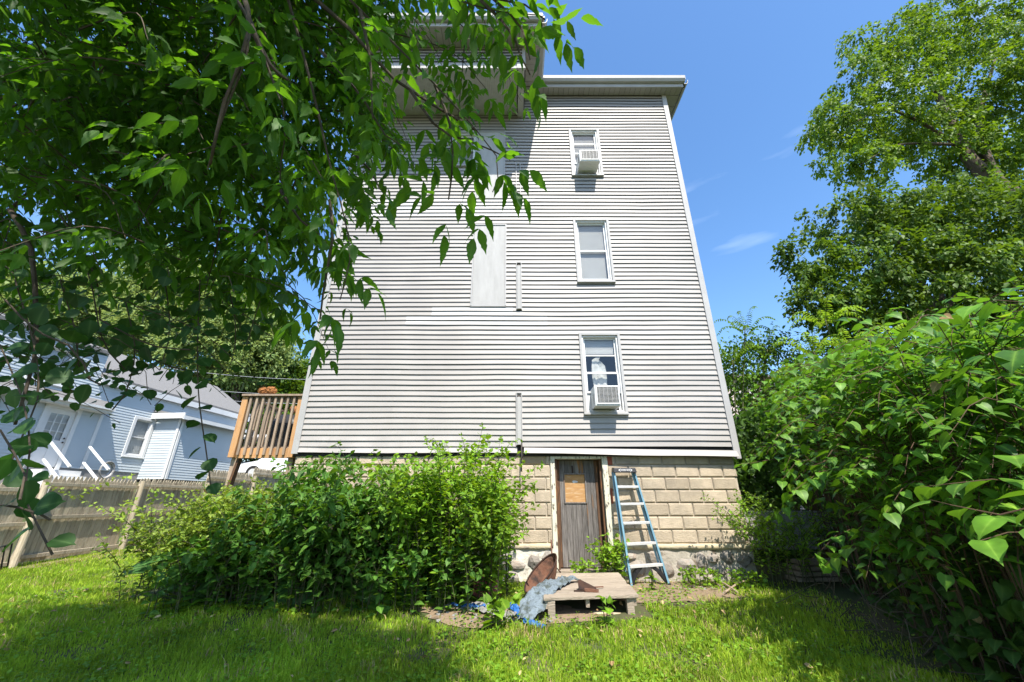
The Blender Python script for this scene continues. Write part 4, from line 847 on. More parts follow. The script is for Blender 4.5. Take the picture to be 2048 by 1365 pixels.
T_BIG = ltemplate([0, .05, .22, .45, .7, .9, 1.05], [0, .25, .38, .36, .26, .12, 0], .1, .35, [0, -.1, -.05, 0, 0, 0, 0])
def np_mesh(name, V, Fc, rib=None):
    me = bpy.data.meshes.new(name); nf = len(Fc); me.vertices.add(len(V)); me.vertices.foreach_set('co', V.astype(np.float32).ravel())
    me.loops.add(nf * 3); me.polygons.add(nf); me.polygons.foreach_set('loop_start', np.arange(0, nf * 3, 3, dtype=np.int32)); me.loops.foreach_set('vertex_index', Fc.astype(np.int32).ravel())
    me.update(calc_edges=True)
    if rib is not None: a = me.attributes.new('rib', 'FLOAT', 'POINT'); a.data.foreach_set('value', np.asarray(rib, np.float32))
    return me
def norm(a): return a / np.maximum(1e-9, np.linalg.norm(a, axis=-1, keepdims=True))
PART_BUDGET = {'n': 0}
part_mesh = {}
def foliage(parent, tm, P, D, U, S, m, nparts=0, name='foliage', part='leaf', minpx=10, smooth=False):
    P = np.asarray(P, float); D = norm(np.asarray(D, float)); U = np.asarray(U, float); S = np.asarray(S, float)
    Xa = norm(np.cross(D, U)); Z = np.cross(Xa, D); Rm = np.stack([Xa, D, Z], axis=2)
    keep = np.ones(len(P), bool)
    if nparts:
        dep = P[:, 1] * CP + P[:, 2] * SP; dd = np.maximum(dep, .01); px = 1024 + FPX * P[:, 0] / dd; py = 682.5 - FPX * (P[:, 2] * CP - P[:, 1] * SP) / dd
        sz = S * FPX / dd; ok = (dep > .3) & (px > 0) & (px < 2048) & (py > 0) & (py < 1365) & (sz > minpx)
        order = np.argsort(-np.where(ok, sz, -1))[:nparts]; order = [i for i in order if ok[i]]
        key = (m.name, id(tm[0]))
        if key not in part_mesh:
            me = np_mesh(part, tm[0], tm[1], (np.abs(tm[0][:, 0]) < 1e-6).astype(float) if len(tm[0]) > 6 else np.zeros(len(tm[0]))); me.materials.append(m); part_mesh[key] = me
        me = part_mesh[key]; po = WO[parent.name]
        for i in order:
            o = bpy.data.objects.new(part, me); COL.objects.link(o); o.parent = parent
            mt = Matrix([[Rm[i, 0, 0], Rm[i, 0, 1], Rm[i, 0, 2], 0], [Rm[i, 1, 0], Rm[i, 1, 1], Rm[i, 1, 2], 0], [Rm[i, 2, 0], Rm[i, 2, 1], Rm[i, 2, 2], 0], [0, 0, 0, 1]])
            o.matrix_local = Matrix.Translation(Vector(P[i]) - po) @ mt @ Matrix.Scale(S[i], 4); keep[i] = False
    P, Rm, S = P[keep], Rm[keep], S[keep]
    if len(P) == 0: return None
    tv, tf = tm; k = len(tv); wsc = rng.uniform(.85, 1.15, (len(P), 1, 1)); tvv = np.repeat(tv[None], len(P), 0) * np.concatenate([wsc, np.ones_like(wsc), rng.uniform(.3, 1.8, wsc.shape)], 2)
    V = np.einsum('nij,nkj->nki', Rm, tvv) * S[:, None, None] + P[:, None, :] - np.array(WO[parent.name])
    Fc = (tf[None] + (np.arange(len(P)) * k)[:, None, None]).reshape(-1, 3)
    me = np_mesh(name, V.reshape(-1, 3), Fc, np.tile((np.abs(tv[:, 0]) < 1e-6).astype(float) if k > 6 else np.zeros(k), len(P))); me.materials.append(m)
    o = bpy.data.objects.new(name, me); COL.objects.link(o); o.parent = parent; o['kind'] = 'stuff'
    return o
rv = lambda n, s=1.0: rng.normal(0, s, (n, 3))
class LV:
    def __init__(s): s.P = []; s.D = []; s.U = []; s.S = []
    def add(s, p, d, u, sc): s.P.append(tuple(p)); s.D.append(tuple(d)); s.U.append(tuple(u)); s.S.append(sc)
    def __len__(s): return len(s.P)
DOWN = Vector((0, 0, -1)); UPV = Vector((0, 0, 1))
def rvec(s=1.0): return Vector((random.gauss(0, s), random.gauss(0, s), random.gauss(0, s)))
def curve_pts(ctrl, step=.05):
    """Catmull-Rom through the control points"""
    c = [Vector(p) for p in ctrl]; c = [c[0] * 2 - c[1]] + c + [c[-1] * 2 - c[-2]]; out = []
    for i in range(1, len(c) - 2):
        n = max(2, int((c[i + 1] - c[i]).length / step))
        for j in range(n):
            t = j / n; out.append(.5 * ((2 * c[i]) + (c[i + 1] - c[i - 1]) * t + (2 * c[i - 1] - 5 * c[i] + 4 * c[i + 1] - c[i + 2]) * t * t + (3 * c[i] - c[i - 1] - 3 * c[i + 1] + c[i + 2]) * t ** 3))
    out.append(c[-2]); return out
def elder_leaf(lv, p, d, sc):
    """one compound leaf: a stalk with three to five drooping leaflets"""
    d = d.normalized(); side = d.cross(UPV + rvec(.2)); side = side.normalized() if side.length > .05 else Vector((1, 0, 0)); L_ = sc * random.uniform(1.0, 1.5)
    n = random.choice((1, 1, 2))
    for k in range(n):
        q = p + d * L_ * (.55 + .4 * k) + DOWN * .02
        for s in (-1, 1):
            dd = (d * .55 + side * s * .75 + DOWN * .35 + rvec(.12)); lv.add(q, dd, UPV * .9 + rvec(.35) + side * s * .2, sc * random.uniform(.8, 1.05))
    lv.add(p + d * L_ * (.55 + .4 * n), d + DOWN * .35 + rvec(.12), UPV + rvec(.35), sc * random.uniform(1.0, 1.25))
def elder_spray(lv, tw, pts, sc=.085, gap=.07, r=.004, start=.15, side_droop=.35):
    pts = curve_pts(pts, .04); tw.tube(pts[::2] + [pts[-1]], [r * (1.1 - .8 * i / (len(pts[::2]))) for i in range(len(pts[::2]) + 1)], 4, False)
    acc = 0; L_ = sum((pts[i + 1] - pts[i]).length for i in range(len(pts) - 1)); run = 0
    for i in range(len(pts) - 1):
        seg = pts[i + 1] - pts[i]; run += seg.length; acc += seg.length
        if run < L_ * start or acc < gap: continue
        acc = 0; d = seg.normalized(); a = random.uniform(0, 6.28); x = d.cross(UPV); x = x.normalized() if x.length > .1 else Vector((math.cos(a), math.sin(a), 0)); y = x.cross(d)
        ph = random.uniform(-.6, .6)
        for s in (0, math.pi): v = x * math.cos(s + ph) + y * math.sin(s + ph); elder_leaf(lv, pts[i], v * .9 + d * .45 + DOWN * side_droop + rvec(.15), sc * random.uniform(.8, 1.1))
    elder_leaf(lv, pts[-1], (pts[-1] - pts[-2]), sc)
def in_poly(x, y, poly):
    c = False; j = len(poly) - 1
    for i in range(len(poly)):
        if (poly[i][1] > y) != (poly[j][1] > y) and x < (poly[j][0] - poly[i][0]) * (y - poly[i][1]) / (poly[j][1] - poly[i][1]) + poly[i][0]: c = not c
        j = i
    return c

# ---- the box elder whose boughs hang over the lawn from the left
el = thing('box_elder_tree', (-3.4, -1.6, gz(-3.4, -1.6)), 'box elder tree whose leafy boughs hang over the upper left of the view', 'tree')
lv = LV(); tw = MB()
strings = [
 [(640, -60, 1.7), (760, 60, 1.6), (870, 170, 1.55), (960, 270, 1.5), (1000, 330, 1.5), (985, 385, 1.5)],
 [(870, 170, 1.6), (900, 250, 1.5), (905, 330, 1.5), (897, 400, 1.5)],
 [(560, -60, 1.8), (620, 160, 1.6), (660, 330, 1.5), (690, 440, 1.5), (700, 520, 1.45), (680, 600, 1.45)],
 [(660, 400, 1.5), (665, 480, 1.45), (650, 560, 1.45), (640, 640, 1.45)],
 [(700, -80, 1.7), (860, -20, 1.6), (980, 20, 1.5), (1070, 30, 1.45)],
 [(960, 0, 1.5), (1020, 60, 1.5), (1040, 110, 1.45), (1060, 150, 1.45)],
 [(480, -60, 1.9), (540, 100, 1.7), (570, 250, 1.6), (560, 360, 1.6), (600, 420, 1.6)],
 [(430, -50, 1.5), (500, 60, 1.35), (440, 250, 1.3), (415, 340, 1.3)],
 [(500, 40, 1.4), (530, 120, 1.35), (560, 200, 1.3)],
 [(640, 100, 1.6), (720, 190, 1.55), (770, 270, 1.5), (800, 290, 1.5)],
 [(560, 380, 1.7), (600, 440, 1.65), (640, 470, 1.6)],
 [(720, 20, 1.5), (740, 120, 1.45), (745, 240, 1.4)],
 [(860, -60, 1.5), (960, -10, 1.45), (1050, 10, 1.4), (1090, 40, 1.4)],
 [(900, -70, 1.4), (1000, 10, 1.4), (1045, 60, 1.38), (1060, 120, 1.36)],
 [(820, 180, 1.5), (880, 260, 1.45), (960, 290, 1.42), (1020, 320, 1.4)],
 [(700, 300, 1.9), (740, 340, 1.85), (760, 380, 1.8)],
]
for s in strings: elder_spray(lv, tw, [atD(*p) for p in s], sc=random.uniform(.082, .105), gap=.11, r=.0065, start=.03)
M1 = [(-80, -620), (1040, -620), (1000, -60), (1010, 20), (900, 50), (840, 130), (800, 220), (745, 290), (700, 330), (640, 360), (555, 430), (530, 500), (490, 560), (440, 510), (360, 560), (300, 490), (270, 400), (110, 390), (80, 470), (-80, 490)]
cnt = 0
while cnt < 1080:
    px, py = random.uniform(-80, 1040), random.uniform(-620, 600)
    if not in_poly(px, py, M1): continue
    if px > 760 - py * .45 and py > -60 and random.random() < .95: continue
    if px > 700 and py > -330 and random.random() < .85: continue
    if px > 600 and random.random() < .3: continue
    dd = random.choice((random.uniform(1.7, 3), random.uniform(2.2, 4.6), random.uniform(3, 5.4)))
    if px > 560: dd = random.uniform(1.7, 2.6) + .001 * (1000 - px)
    p = atD(px, py, dd)
    if p.y + .63 * p.z > 4.9 + .5 * nz3(p.x, p.y, p.z): continue
    h = Vector((random.gauss(.5, .8), random.gauss(.2, .8), 0)).normalized(); L_ = random.uniform(.35, .8)
    elder_spray(lv, tw, [p, p + h * L_ * .5 + DOWN * L_ * .12, p + h * L_ * .8 + DOWN * L_ * .5], sc=random.uniform(.062, .09), gap=.075, r=.004, start=.1); cnt += 1
# boughs above and behind the camera that shade the lawn
cnt = 0
while cnt < 620:
    x, y, z = random.uniform(-8, .6), random.uniform(-3.2, 2.0), random.uniform(2.4, 6.0)
    if y > z * .48 or (x > .2 and z > 4.0) or y + .63 * z > 4.9 + .5 * nz3(x, y, z): continue
    if math.hypot(x + 1.0, y * .8) > 7.2 or nz3(x * .5, y * .5, z * .5) < -.10: continue
    p = Vector((x, y, z)); h = Vector((random.gauss(.3, .8), random.gauss(.4, .8), 0)).normalized(); L_ = random.uniform(.4, .9)
    elder_spray(lv, tw, [p, p + h * L_ * .5 + DOWN * L_ * .1, p + h * L_ * .8 + DOWN * L_ * .45], sc=random.uniform(.09, .12), gap=.11, r=.004, start=.1); cnt += 1
foliage(el, T_ELDER, lv.P, lv.D, lv.U, lv.S, M['elder'], 290)
tag(tw.build('twig', M['twig'], el), kind='stuff')
tk = MB(); B0 = Vector((-3.4, -1.6, -1.7)); tk.tube(curve_pts([B0, B0 + Vector((.05, .1, 1.6)), B0 + Vector((.2, .2, 3.2)), B0 + Vector((.3, .5, 5.2)), B0 + Vector((.6, .9, 7.4))], .3), [.24 - .012 * i for i in range(len(curve_pts([B0, B0 + Vector((.05, .1, 1.6)), B0 + Vector((.2, .2, 3.2)), B0 + Vector((.3, .5, 5.2)), B0 + Vector((.6, .9, 7.4))], .3)))] and [max(.05, .24 - .009 * i) for i in range(len(curve_pts([B0, B0 + Vector((.05, .1, 1.6)), B0 + Vector((.2, .2, 3.2)), B0 + Vector((.3, .5, 5.2)), B0 + Vector((.6, .9, 7.4))], .3)))], 12)
tk.build('trunk', M['bark'], el, smooth=True)
def limb(ctrl, r0, r1, par, m='bark', n=8, name='branch'):
    c = curve_pts(ctrl, .15); return MB().tube(c, [r0 + (r1 - r0) * i / (len(c) - 1) for i in range(len(c))], n).build(name, M[m], par, smooth=True)
forks = [(B0 + Vector((.2, .2, 3.4)), atD(-60, 150, 3.2), atD(300, 60, 2.8), atD(560, -60, 1.9)), (B0 + Vector((.25, .35, 4.3)), atD(200, -250, 3.2), atD(500, -180, 2.2), atD(700, -80, 1.7)),
         (B0 + Vector((.2, .2, 3.0)), atD(-200, 350, 4), atD(60, 330, 4), atD(330, 430, 4.2)), (B0 + Vector((.4, .6, 5.6)), Vector((-2, .4, 4.6)), Vector((-.8, 1.0, 4.4)), Vector((.2, 1.2, 4.0))), (B0 + Vector((.2, .2, 3.6)), Vector((-5, .2, 3.2)), Vector((-6.5, 1.2, 3.6)))]
for f in forks: limb(f, .07, .012, el)
limb([atD(470, -60, 1.55), atD(500, 60, 1.35), atD(450, 200, 1.3), atD(420, 330, 1.3)], .011, .004, el, 'twig'); limb([atD(500, 50, 1.36), atD(540, 130, 1.4), atD(575, 160, 1.4)], .01, .004, el, 'twig')
limb([atD(560, -60, 1.9), atD(700, 60, 1.65), atD(790, 160, 1.6), atD(950, 260, 1.5)], .012, .004, el, 'twig')

# ---- round-leaved climber hanging at the left
vi = thing('climbing_vine', (-4.6, 1.6, gz(-4.6, 1.6)), 'round leaved climbing vine trailing in strings at the left edge', 'vine')
lv = LV(); tw = MB()
def round_string(ctrl, sc=.06, gap=.045, r=.0035, sp=.9):
    pts = curve_pts(ctrl, .03); tw.tube(pts[::3] + [pts[-1]], r, 4, False); acc = 0; k = 0
    for i in range(len(pts) - 1):
        seg = pts[i + 1] - pts[i]; acc += seg.length
        if acc < gap: continue
        acc = 0; k += 1; d = seg.normalized(); x = d.cross(Vector((0, 1, .2))); x = x.normalized() if x.length > .1 else Vector((1, 0, 0)); s = 1 if k % 2 else -1
        v = x * s * sp + d * .3 + DOWN * .3 + rvec(.35); lv.add(pts[i] + v.normalized() * .02, v, Vector((0, -.55, .8)) + rvec(.4), sc * random.uniform(.7, 1.15))
rs = [[(30, 560, 1.8), (70, 700, 1.7), (75, 800, 1.6), (40, 880, 1.55), (10, 960, 1.5)], [(0, 690, 1.6), (45, 800, 1.5), (60, 900, 1.4), (50, 990, 1.35), (80, 1060, 1.3), (105, 1110, 1.3)], [(400, 560, 2.1), (395, 700, 2), (398, 800, 2), (412, 900, 2), (422, 975, 2)],
      [(130, 420, 2.2), (180, 560, 2.1), (205, 680, 2), (250, 740, 2)], [(20, 420, 2.0), (60, 500, 1.9), (70, 620, 1.8), (60, 700, 1.8)], [(330, 560, 2.3), (340, 660, 2.2), (320, 740, 2.1)], [(250, 600, 2.2), (270, 700, 2.1), (250, 790, 2.0), (225, 820, 2)],
      [(120, 560, 2.0), (150, 660, 1.9), (160, 740, 1.85), (200, 770, 1.8)], [(450, 540, 2.3), (470, 640, 2.2), (470, 700, 2.2)], [(0, 860, 1.3), (50, 950, 1.25), (40, 1000, 1.2)], [(10, 600, 1.5), (70, 660, 1.5), (150, 700, 1.5), (180, 760, 1.5)], [(0, 1010, 1.35), (60, 1020, 1.3), (100, 1040, 1.3)],[(200,640,1.9),(300,690,1.9),(380,700,1.9)],[(270,700,2.0),(330,730,2),(370,740,2)]]
for s in rs: round_string([atD(*p) for p in s], sc=random.uniform(.07, .085))
M2 = [(-60, 420), (100, 500), (130, 430), (300, 430), (330, 540), (500, 540), (545, 570), (520, 640), (430, 690), (395, 770), (330, 730), (240, 800), (180, 740), (110, 720), (60, 760), (-60, 800)]
M2h = [(90, 445), (260, 450), (280, 540), (200, 575), (110, 560)]
cnt = 0
while cnt < 165:
    px, py = random.uniform(-60, 560), random.uniform(420, 820)
    if not in_poly(px, py, M2) or (in_poly(px, py, M2h) and random.random() < .93): continue
    if py > 560 and random.random() < .25: continue
    p = atD(px, py, random.uniform(1.7, 3.8)); h = Vector((random.gauss(.2, .7), random.gauss(.2, .7), 0)); L_ = random.uniform(.15, .4)
    round_string([p, p + h * L_ * .5 + DOWN * .03, p + h * L_ + DOWN * L_ * .5], sc=random.uniform(.05, .068), gap=.04, r=.002); cnt += 1
foliage(vi, T_ROUND, lv.P, lv.D, lv.U, lv.S, M['vineleaf'], 290)
tag(tw.build('vine_string', M['twig'], vi), kind='stuff')
limb([(-4.6, 1.6, -1.6), (-4.2, 1.9, .3), atD(20, 420, 3.0), atD(100, 300, 3.0)], .03, .012, vi, 'twig')
limb([atD(20, 420, 2.0), atD(62, 500, 1.9), atD(72, 640, 1.8), atD(68, 720, 1.7), atD(30, 850, 1.6)], .012, .005, vi, 'twig')
limb([atD(120, 430, 2.1), atD(165, 500, 2.1), atD(195, 570, 2.1), atD(200, 640, 2.0)], .006, .003, vi, 'twig')

# ---- generic crowns for the more distant trees
def crown(parent, blobs, dens, tm, size, m, nparts=0, spl=.7, lps=34, name='foliage', droop=.5, jit=.16, shell=.5, flat=.85):
    P = []; D = []; U = []; S = []
    for bx, by, bY, r in blobs:
        c = np.array(atY(bx, by, bY)); n = int(dens * r * r)
        a = norm(rv(n)); k = np.array([mn.noise(Vector(q * 1.8 + c)) for q in a]); rad = r * (shell + (1.05 - shell) * rng.uniform(0, 1, n) ** .6) * (1 + .35 * k)
        base = c + a * rad[:, None] * np.array([1, 1, flat]); dr = norm(a * .7 + np.array([0, 0, -droop]) + rv(n, .35))
        t = rng.uniform(-.5, .5, (n, lps, 1)) * spl; side = norm(np.cross(dr, rv(n)))[:, None, :] * rng.normal(0, jit, (n, lps, 1))
        p = base[:, None, :] + dr[:, None, :] * t + side + rng.normal(0, jit * .45, (n, lps, 3)); d = dr[:, None, :] * .6 + side * 3 + rng.normal(0, .45, (n, lps, 3)) + np.array([0, 0, -.3])
        u = np.array([0, -.1, 1.0]) + rng.normal(0, .45, (n, lps, 3))
        P.append(p.reshape(-1, 3)); D.append(d.reshape(-1, 3)); U.append(u.reshape(-1, 3)); S.append(rng.uniform(.7, 1.2, n * lps) * size)
    P = np.concatenate(P); D = np.concatenate(D); U = np.concatenate(U); S = np.concatenate(S)
    return foliage(parent, tm, P, D, U, S, m, nparts, name, minpx=9)
ta = thing('tall_tree', tuple(atY(2150, 1000, 11).xy) + (-1.2,), 'tall airy tree with yellow green tassels of leaves at the upper right', 'tree')
crown(ta, [(1700, 250, 11, 1.3), (1660, 250, 11, .9), (1640, 220, 11.5, .5), (1740, 150, 11, 1.3), (1715, 95, 11, .7), (1800, 220, 11, 1.9), (1840, 110, 11, 1.7), (1800, 60, 11.4, 1.0), (1880, 20, 11.5, 1.5), (1940, 170, 11, 2.3), (1690, 320, 10.8, .8), (1750, 320, 10.8, .8), (2050, 230, 11.3, 2.6), (1960, 60, 12, 1.8), (2070, 60, 12.5, 1.8), (1870, 280, 11, 1.5), (1950, 330, 11.5, 1.6), (2060, 380, 12, 2)],
      30, T_SMALL, .15, M['yellowgreen'], spl=.75, lps=46, droop=.9, shell=.35, jit=.10)
Tb = Vector(ta.location); P1_ = lambda *q: atY(*q)
limb([Tb, Tb + Vector((.1, 0, 3)), atY(2110, 480, 11), atY(2010, 380, 11)], .42, .26, ta, n=12, name='trunk')
limb([atY(2010, 380, 11), atY(1950, 330, 11), atY(1925, 290, 11), atY(1880, 200, 11), atY(1850, 120, 11)], .24, .05, ta); limb([atY(2000, 370, 11), atY(1970, 310, 11), atY(1960, 230, 11), atY(1990, 120, 11)], .18, .04, ta); limb([atY(1935, 305, 11), atY(1850, 250, 10.8), atY(1770, 220, 10.8), atY(1700, 250, 10.8)], .08, .02, ta)
limb([atY(1925, 290, 11), atY(1800, 290, 10.8), atY(1720, 330, 10.8)], .06, .015, ta); limb([atY(1880, 200, 11), atY(1820, 120, 11), atY(1770, 90, 11)], .05, .015, ta)
tb_ = thing('maple_tree', tuple(atY(1880, 1000, 9.6).xy) + (-1.2,), 'dense dark green maple tree below the tall airy tree at right', 'tree')
crown(tb_, [(1625, 520, 9.3, .75), (1590, 500, 9.4, .4), (1700, 450, 9.3, 1.1), (1780, 430, 9.6, 1.1), (1830, 470, 9.3, 1.5), (1960, 470, 9.3, 1.7), (1650, 600, 9.2, .8), (1610, 610, 9.2, .5), (1740, 560, 9.2, 1.4), (1880, 580, 9.2, 1.7), (2040, 540, 9.3, 1.9), (2060, 640, 9, 1.5), (1760, 650, 9.4, 1.0), (1690, 640, 9.4, .8), (1900, 420, 10, 1.1)],
      52, T_SMALL, .135, M['maple'], spl=.5, lps=40, droop=.45, shell=.45, jit=.10)
Tb = Vector(tb_.location); limb([Tb, Tb + Vector((.1, 0, 2.4)), atY(1880, 640, 9.6), atY(1870, 540, 9.6), atY(1880, 440, 9.8)], .24, .05, tb_, n=10, name='trunk')
for q in ((1700, 480), (1650, 600), (2000, 480), (1770, 440)): limb([atY(1880, 640, 9.6), atY((1880 + q[0]) / 2, (620 + q[1]) / 2, 9.6), atY(*q, 9.4)], .08, .02, tb_)
# left background trees behind the blue house
lt = thing('oak_tree', tuple(atY(470, 800, 30).xy) + (1.5,), 'rounded light green tree behind the blue house roof', 'tree')
crown(lt, [(455, 620, 30, 3.2), (400, 600, 31, 3.6), (520, 665, 30, 2.2), (430, 690, 30, 3.4), (500, 720, 30, 2.6), (350, 560, 31, 3.2), (545, 690, 30, 1.2), (330, 650, 31, 3.5)], 30, T_SMALL, .30, M['farleaf'], spl=1.4, lps=36, jit=.45, droop=.2)
limb([lt.location, Vector(lt.location) + Vector((0, 0, 6)), atY(450, 640, 30)], .45, .15, lt, n=8, name='trunk')
lt2 = thing('roadside_tree', tuple(atY(570, 860, 34).xy) + (2,), 'darker low trees seen between the deck and the grey house', 'tree')
crown(lt2, [(570, 770, 34, 2.5), (610, 775, 34, 2.4), (530, 790, 34, 3), (600, 820, 33, 3), (480, 800, 33, 3.5), (540, 850, 33, 3.2), (600, 880, 33, 2.5), (440, 830, 34, 3.5)], 30, T_SMALL, .34, M['maple'], spl=1.4, lps=34, jit=.5, droop=.2)
limb([lt2.location, atY(570, 780, 34)], .35, .1, lt2, n=8, name='trunk')
lt3 = thing('left_edge_tree', tuple(atY(60, 900, 32).xy) + (2,), 'sunlit tree glimpsed through the vine at the far left', 'tree')
crown(lt3, [(60, 620, 32, 4.5), (180, 640, 32, 4), (-40, 700, 32, 5), (250, 600, 33, 3.5), (90, 720, 32, 4), (-60, 560, 33, 4), (230, 640, 33, 3)], 22, T_SMALL, .36, M['farleaf'], spl=1.6, lps=34, jit=.5, droop=.2)
limb([lt3.location, atY(60, 650, 32)], .4, .15, lt3, n=8, name='trunk')
# trees by the house's right side, farther than the wall
rt = thing('bushy_tree', tuple(atY(1520, 1000, 11).xy) + (-1.2,), 'bushy mixed green tree rising just right of the grey house', 'tree')
crown(rt, [(1475, 760, 11, .75), (1455, 700, 11, .35), (1530, 760, 11, 1.0), (1500, 700, 11, .5), (1545, 690, 11, .5), (1600, 790, 11, 1.1), (1500, 850, 11, 1.0), (1590, 880, 11, 1.2), (1690, 800, 10.8, 1.2), (1490, 930, 11, .9), (1640, 720, 11, .8)], 60, T_SMALL, .115, M['ailanthus'], spl=.5, lps=30, droop=.4)
limb([rt.location, atY(1525, 850, 11), atY(1530, 720, 11)], .09, .03, rt, name='trunk')
def pinnate_tree(name, tops, base, label, m, nf=9, L_=.75, ls=.13):
    r = thing(name, (base[0], base[1], gz(*base)), label, 'tree'); lv = LV(); tw = MB()
    for tpx in tops:
        c = atY(*tpx); limb([Vector((base[0], base[1], gz(*base))), (Vector((base[0], base[1], gz(*base))) + c) / 2 + Vector((.1, 0, .6)), c], .03, .012, r, 'greenstem', name='stem')
        for k in range(nf):
            a = k / nf * 6.28 + random.uniform(-.3, .3); h = Vector((math.cos(a), math.sin(a), random.uniform(.1, .9))); pts = curve_pts([c + DOWN * random.uniform(0, .25), c + h * L_ * .5, c + h * L_ * .85 + DOWN * .10, c + h * L_ * 1.05 + DOWN * .3], .03); tw.tube(pts[::4], .004, 4, False)
            for i in range(5, len(pts) - 1, 2):
                d = (pts[i + 1] - pts[i]).normalized(); x = d.cross(UPV).normalized()
                for s in (-1, 1): lv.add(pts[i], x * s + d * .25 + DOWN * .35 + rvec(.08), UPV + rvec(.15), ls * (1 - .45 * i / len(pts)))
            lv.add(pts[-1], d, UPV, ls * .6)
    foliage(r, T_LANCE, lv.P, lv.D, lv.U, lv.S, m, 120, minpx=8); tag(tw.build('frond_stalk', M['greenstem'], r), kind='stuff'); return r
pinnate_tree('sumac_tree', [(1490, 655, 10.5), (1535, 700, 10.5), (1465, 720, 10.5)], (5.4, 10.5), 'small feathery leaved tree topping the bushes next to the grey house', M['ailanthus'])
pinnate_tree('ailanthus_tree', [(1650, 640, 8.4), (1700, 690, 8.2), (1625, 700, 8.4), (1745, 700, 8.0), (1680, 740, 8.2), (1600, 750, 8.4)], (6.9, 8.3), 'bright feathery leaved young tree in front of the dark maple', M['lime'], nf=10, L_=.7, ls=.14)
# dark woodland understorey behind the knotweed
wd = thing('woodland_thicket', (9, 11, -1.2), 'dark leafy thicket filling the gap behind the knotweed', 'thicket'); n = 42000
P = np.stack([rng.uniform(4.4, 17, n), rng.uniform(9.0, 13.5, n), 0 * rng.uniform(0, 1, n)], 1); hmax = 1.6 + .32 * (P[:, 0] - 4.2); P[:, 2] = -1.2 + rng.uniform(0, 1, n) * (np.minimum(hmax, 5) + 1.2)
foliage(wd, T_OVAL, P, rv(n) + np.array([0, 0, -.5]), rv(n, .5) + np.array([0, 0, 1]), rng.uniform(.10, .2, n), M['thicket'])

# ---- knotweed hedge on the right
kn = thing('knotweed_hedge', (4.4, 4.6, -1.2), 'tall knotweed thicket with heart shaped leaves along the right of the lawn', 'hedge')
lv = LV(); tw = MB()
def cane(ctrl, sc, gap, r=.007, start=.35, sidesp=1.0):
    pts = curve_pts(ctrl, .05); n = len(pts); tw.tube(pts[::3] + [pts[-1]], [r * (1.1 - .8 * i / (n / 3)) for i in range(len(pts[::3]) + 1)], 5, False); acc = 0; k = 0
    for i in range(int(n * start), n - 1):
        seg = pts[i + 1] - pts[i]; acc += seg.length
        if acc < gap: continue
        acc = 0; k += 1; d = seg.normalized(); x = d.cross(UPV); x = x.normalized() if x.length > .15 else Vector((1, 0, 0)); s = 1 if k % 2 else -1
        v = x * s * sidesp + d * .45 + DOWN * .25 + rvec(.22); lv.add(pts[i] + v.normalized() * .03, v, UPV * 1.1 + rvec(.25), sc * random.uniform(.75, 1.15))
def top_h(x, y): return -1.15 + np.interp(x - .12 * (y - 4), [2.3, 2.9, 3.4, 4.2, 5.4, 6.6, 8.5], [.9, 1.6, 2.2, 2.95, 3.7, 4.0, 4.2])
for i in range(500):
    y = random.uniform(2.6, 8.6); x = 3.35 + .44 * max(0, y - 3.6) + abs(random.gauss(0, 1.0)) * 1.6
    if x > 8.6: continue
    if y > 6.8 and x < 4.7: continue
    h = min(top_h(x - .1, y), y * float(np.interp(x / y, [.42, .52, .766, 1.156, 1.437, 2.5], [.02, .10, .33, .48, .52, .55]))) + random.uniform(-.8, .04) * (1 + .8 * nz3(x * 1.1, y * 1.1, 31)); b0 = Vector((x + .15, y + .2, gz(x, y))); a = random.gauss(math.pi * 1.12, .75); out = Vector((math.cos(a), math.sin(a), 0)); reach = random.uniform(.3, 1.0) if y > 5 else random.uniform(.6, 1.45)
    top = Vector((x, y, h)) + out * reach * .5; lo = random.random()
    cane([b0, b0 + Vector((0, 0, (h - b0.z) * .5)) + out * .05, top + DOWN * .12, top + out * reach * .5 + DOWN * (.05 + .25 * lo)], random.uniform(.075, .12), random.uniform(.05, .07), start=random.uniform(.06, .4) if y < 5.3 else .55)
    for q in range(random.choice((1, 2, 2, 3))):   # side shoots
        z0 = random.uniform(.5 if y < 5.3 else .6, .95); p = b0.lerp(top, z0); a2 = random.gauss(math.pi * (1.15 if y < 5 else 1.4), .7); o2 = Vector((math.cos(a2), math.sin(a2), 0)); L_ = random.uniform(.4, 1.0) * (1 if y < 5 else .6)
        cane([p, p + o2 * L_ * .55 + UPV * .16, p + o2 * L_ + DOWN * .06], random.uniform(.07, .115), .052, r=.004, start=.1)
n_far = len(lv)
near = [[(2140, 1010, 2.0), (2040, 960, 2.05), (1930, 965, 2.1), (1840, 975, 2.2)], [(2180, 1080, 1.9), (2080, 1060, 1.9), (1990, 1070, 1.95), (1950, 1085, 1.95)], [(2140, 900, 1.9), (2050, 905, 2.0), (1980, 930, 2.0)], [(2120, 1000, 1.7), (2000, 1030, 1.8), (1900, 1010, 1.9), (1860, 1000, 2.0)], [(2120, 640, 2.6), (2040, 600, 2.7), (1950, 610, 2.8), (1880, 640, 3.0)], [(2140, 700, 2.2), (2060, 690, 2.3), (1990, 720, 2.4)]]
for s in near: cane([atD(*p) for p in s], .15, .085, r=.004, start=.1, sidesp=.9)
sel = rng.choice(n_far, 110, replace=False); LA = [np.array(q) for q in (lv.P, lv.D, lv.U, lv.S)]
foliage(kn, T_HEART, LA[0][sel] + [-.02, -.05, .01], LA[1][sel] + rv(110, .4), LA[2][sel] + rv(110, .4), LA[3][sel] * .85, M['browned'], 0, 'withered_leaves')
sel = rng.choice(n_far, 900, replace=False); foliage(kn, T_HEART, LA[0][sel] + [-.03, -.04, .01], LA[1][sel] + rv(900, .5), LA[2][sel] + rv(900, .4), LA[3][sel] * .7, M['lime'], 0, 'young_leaves')
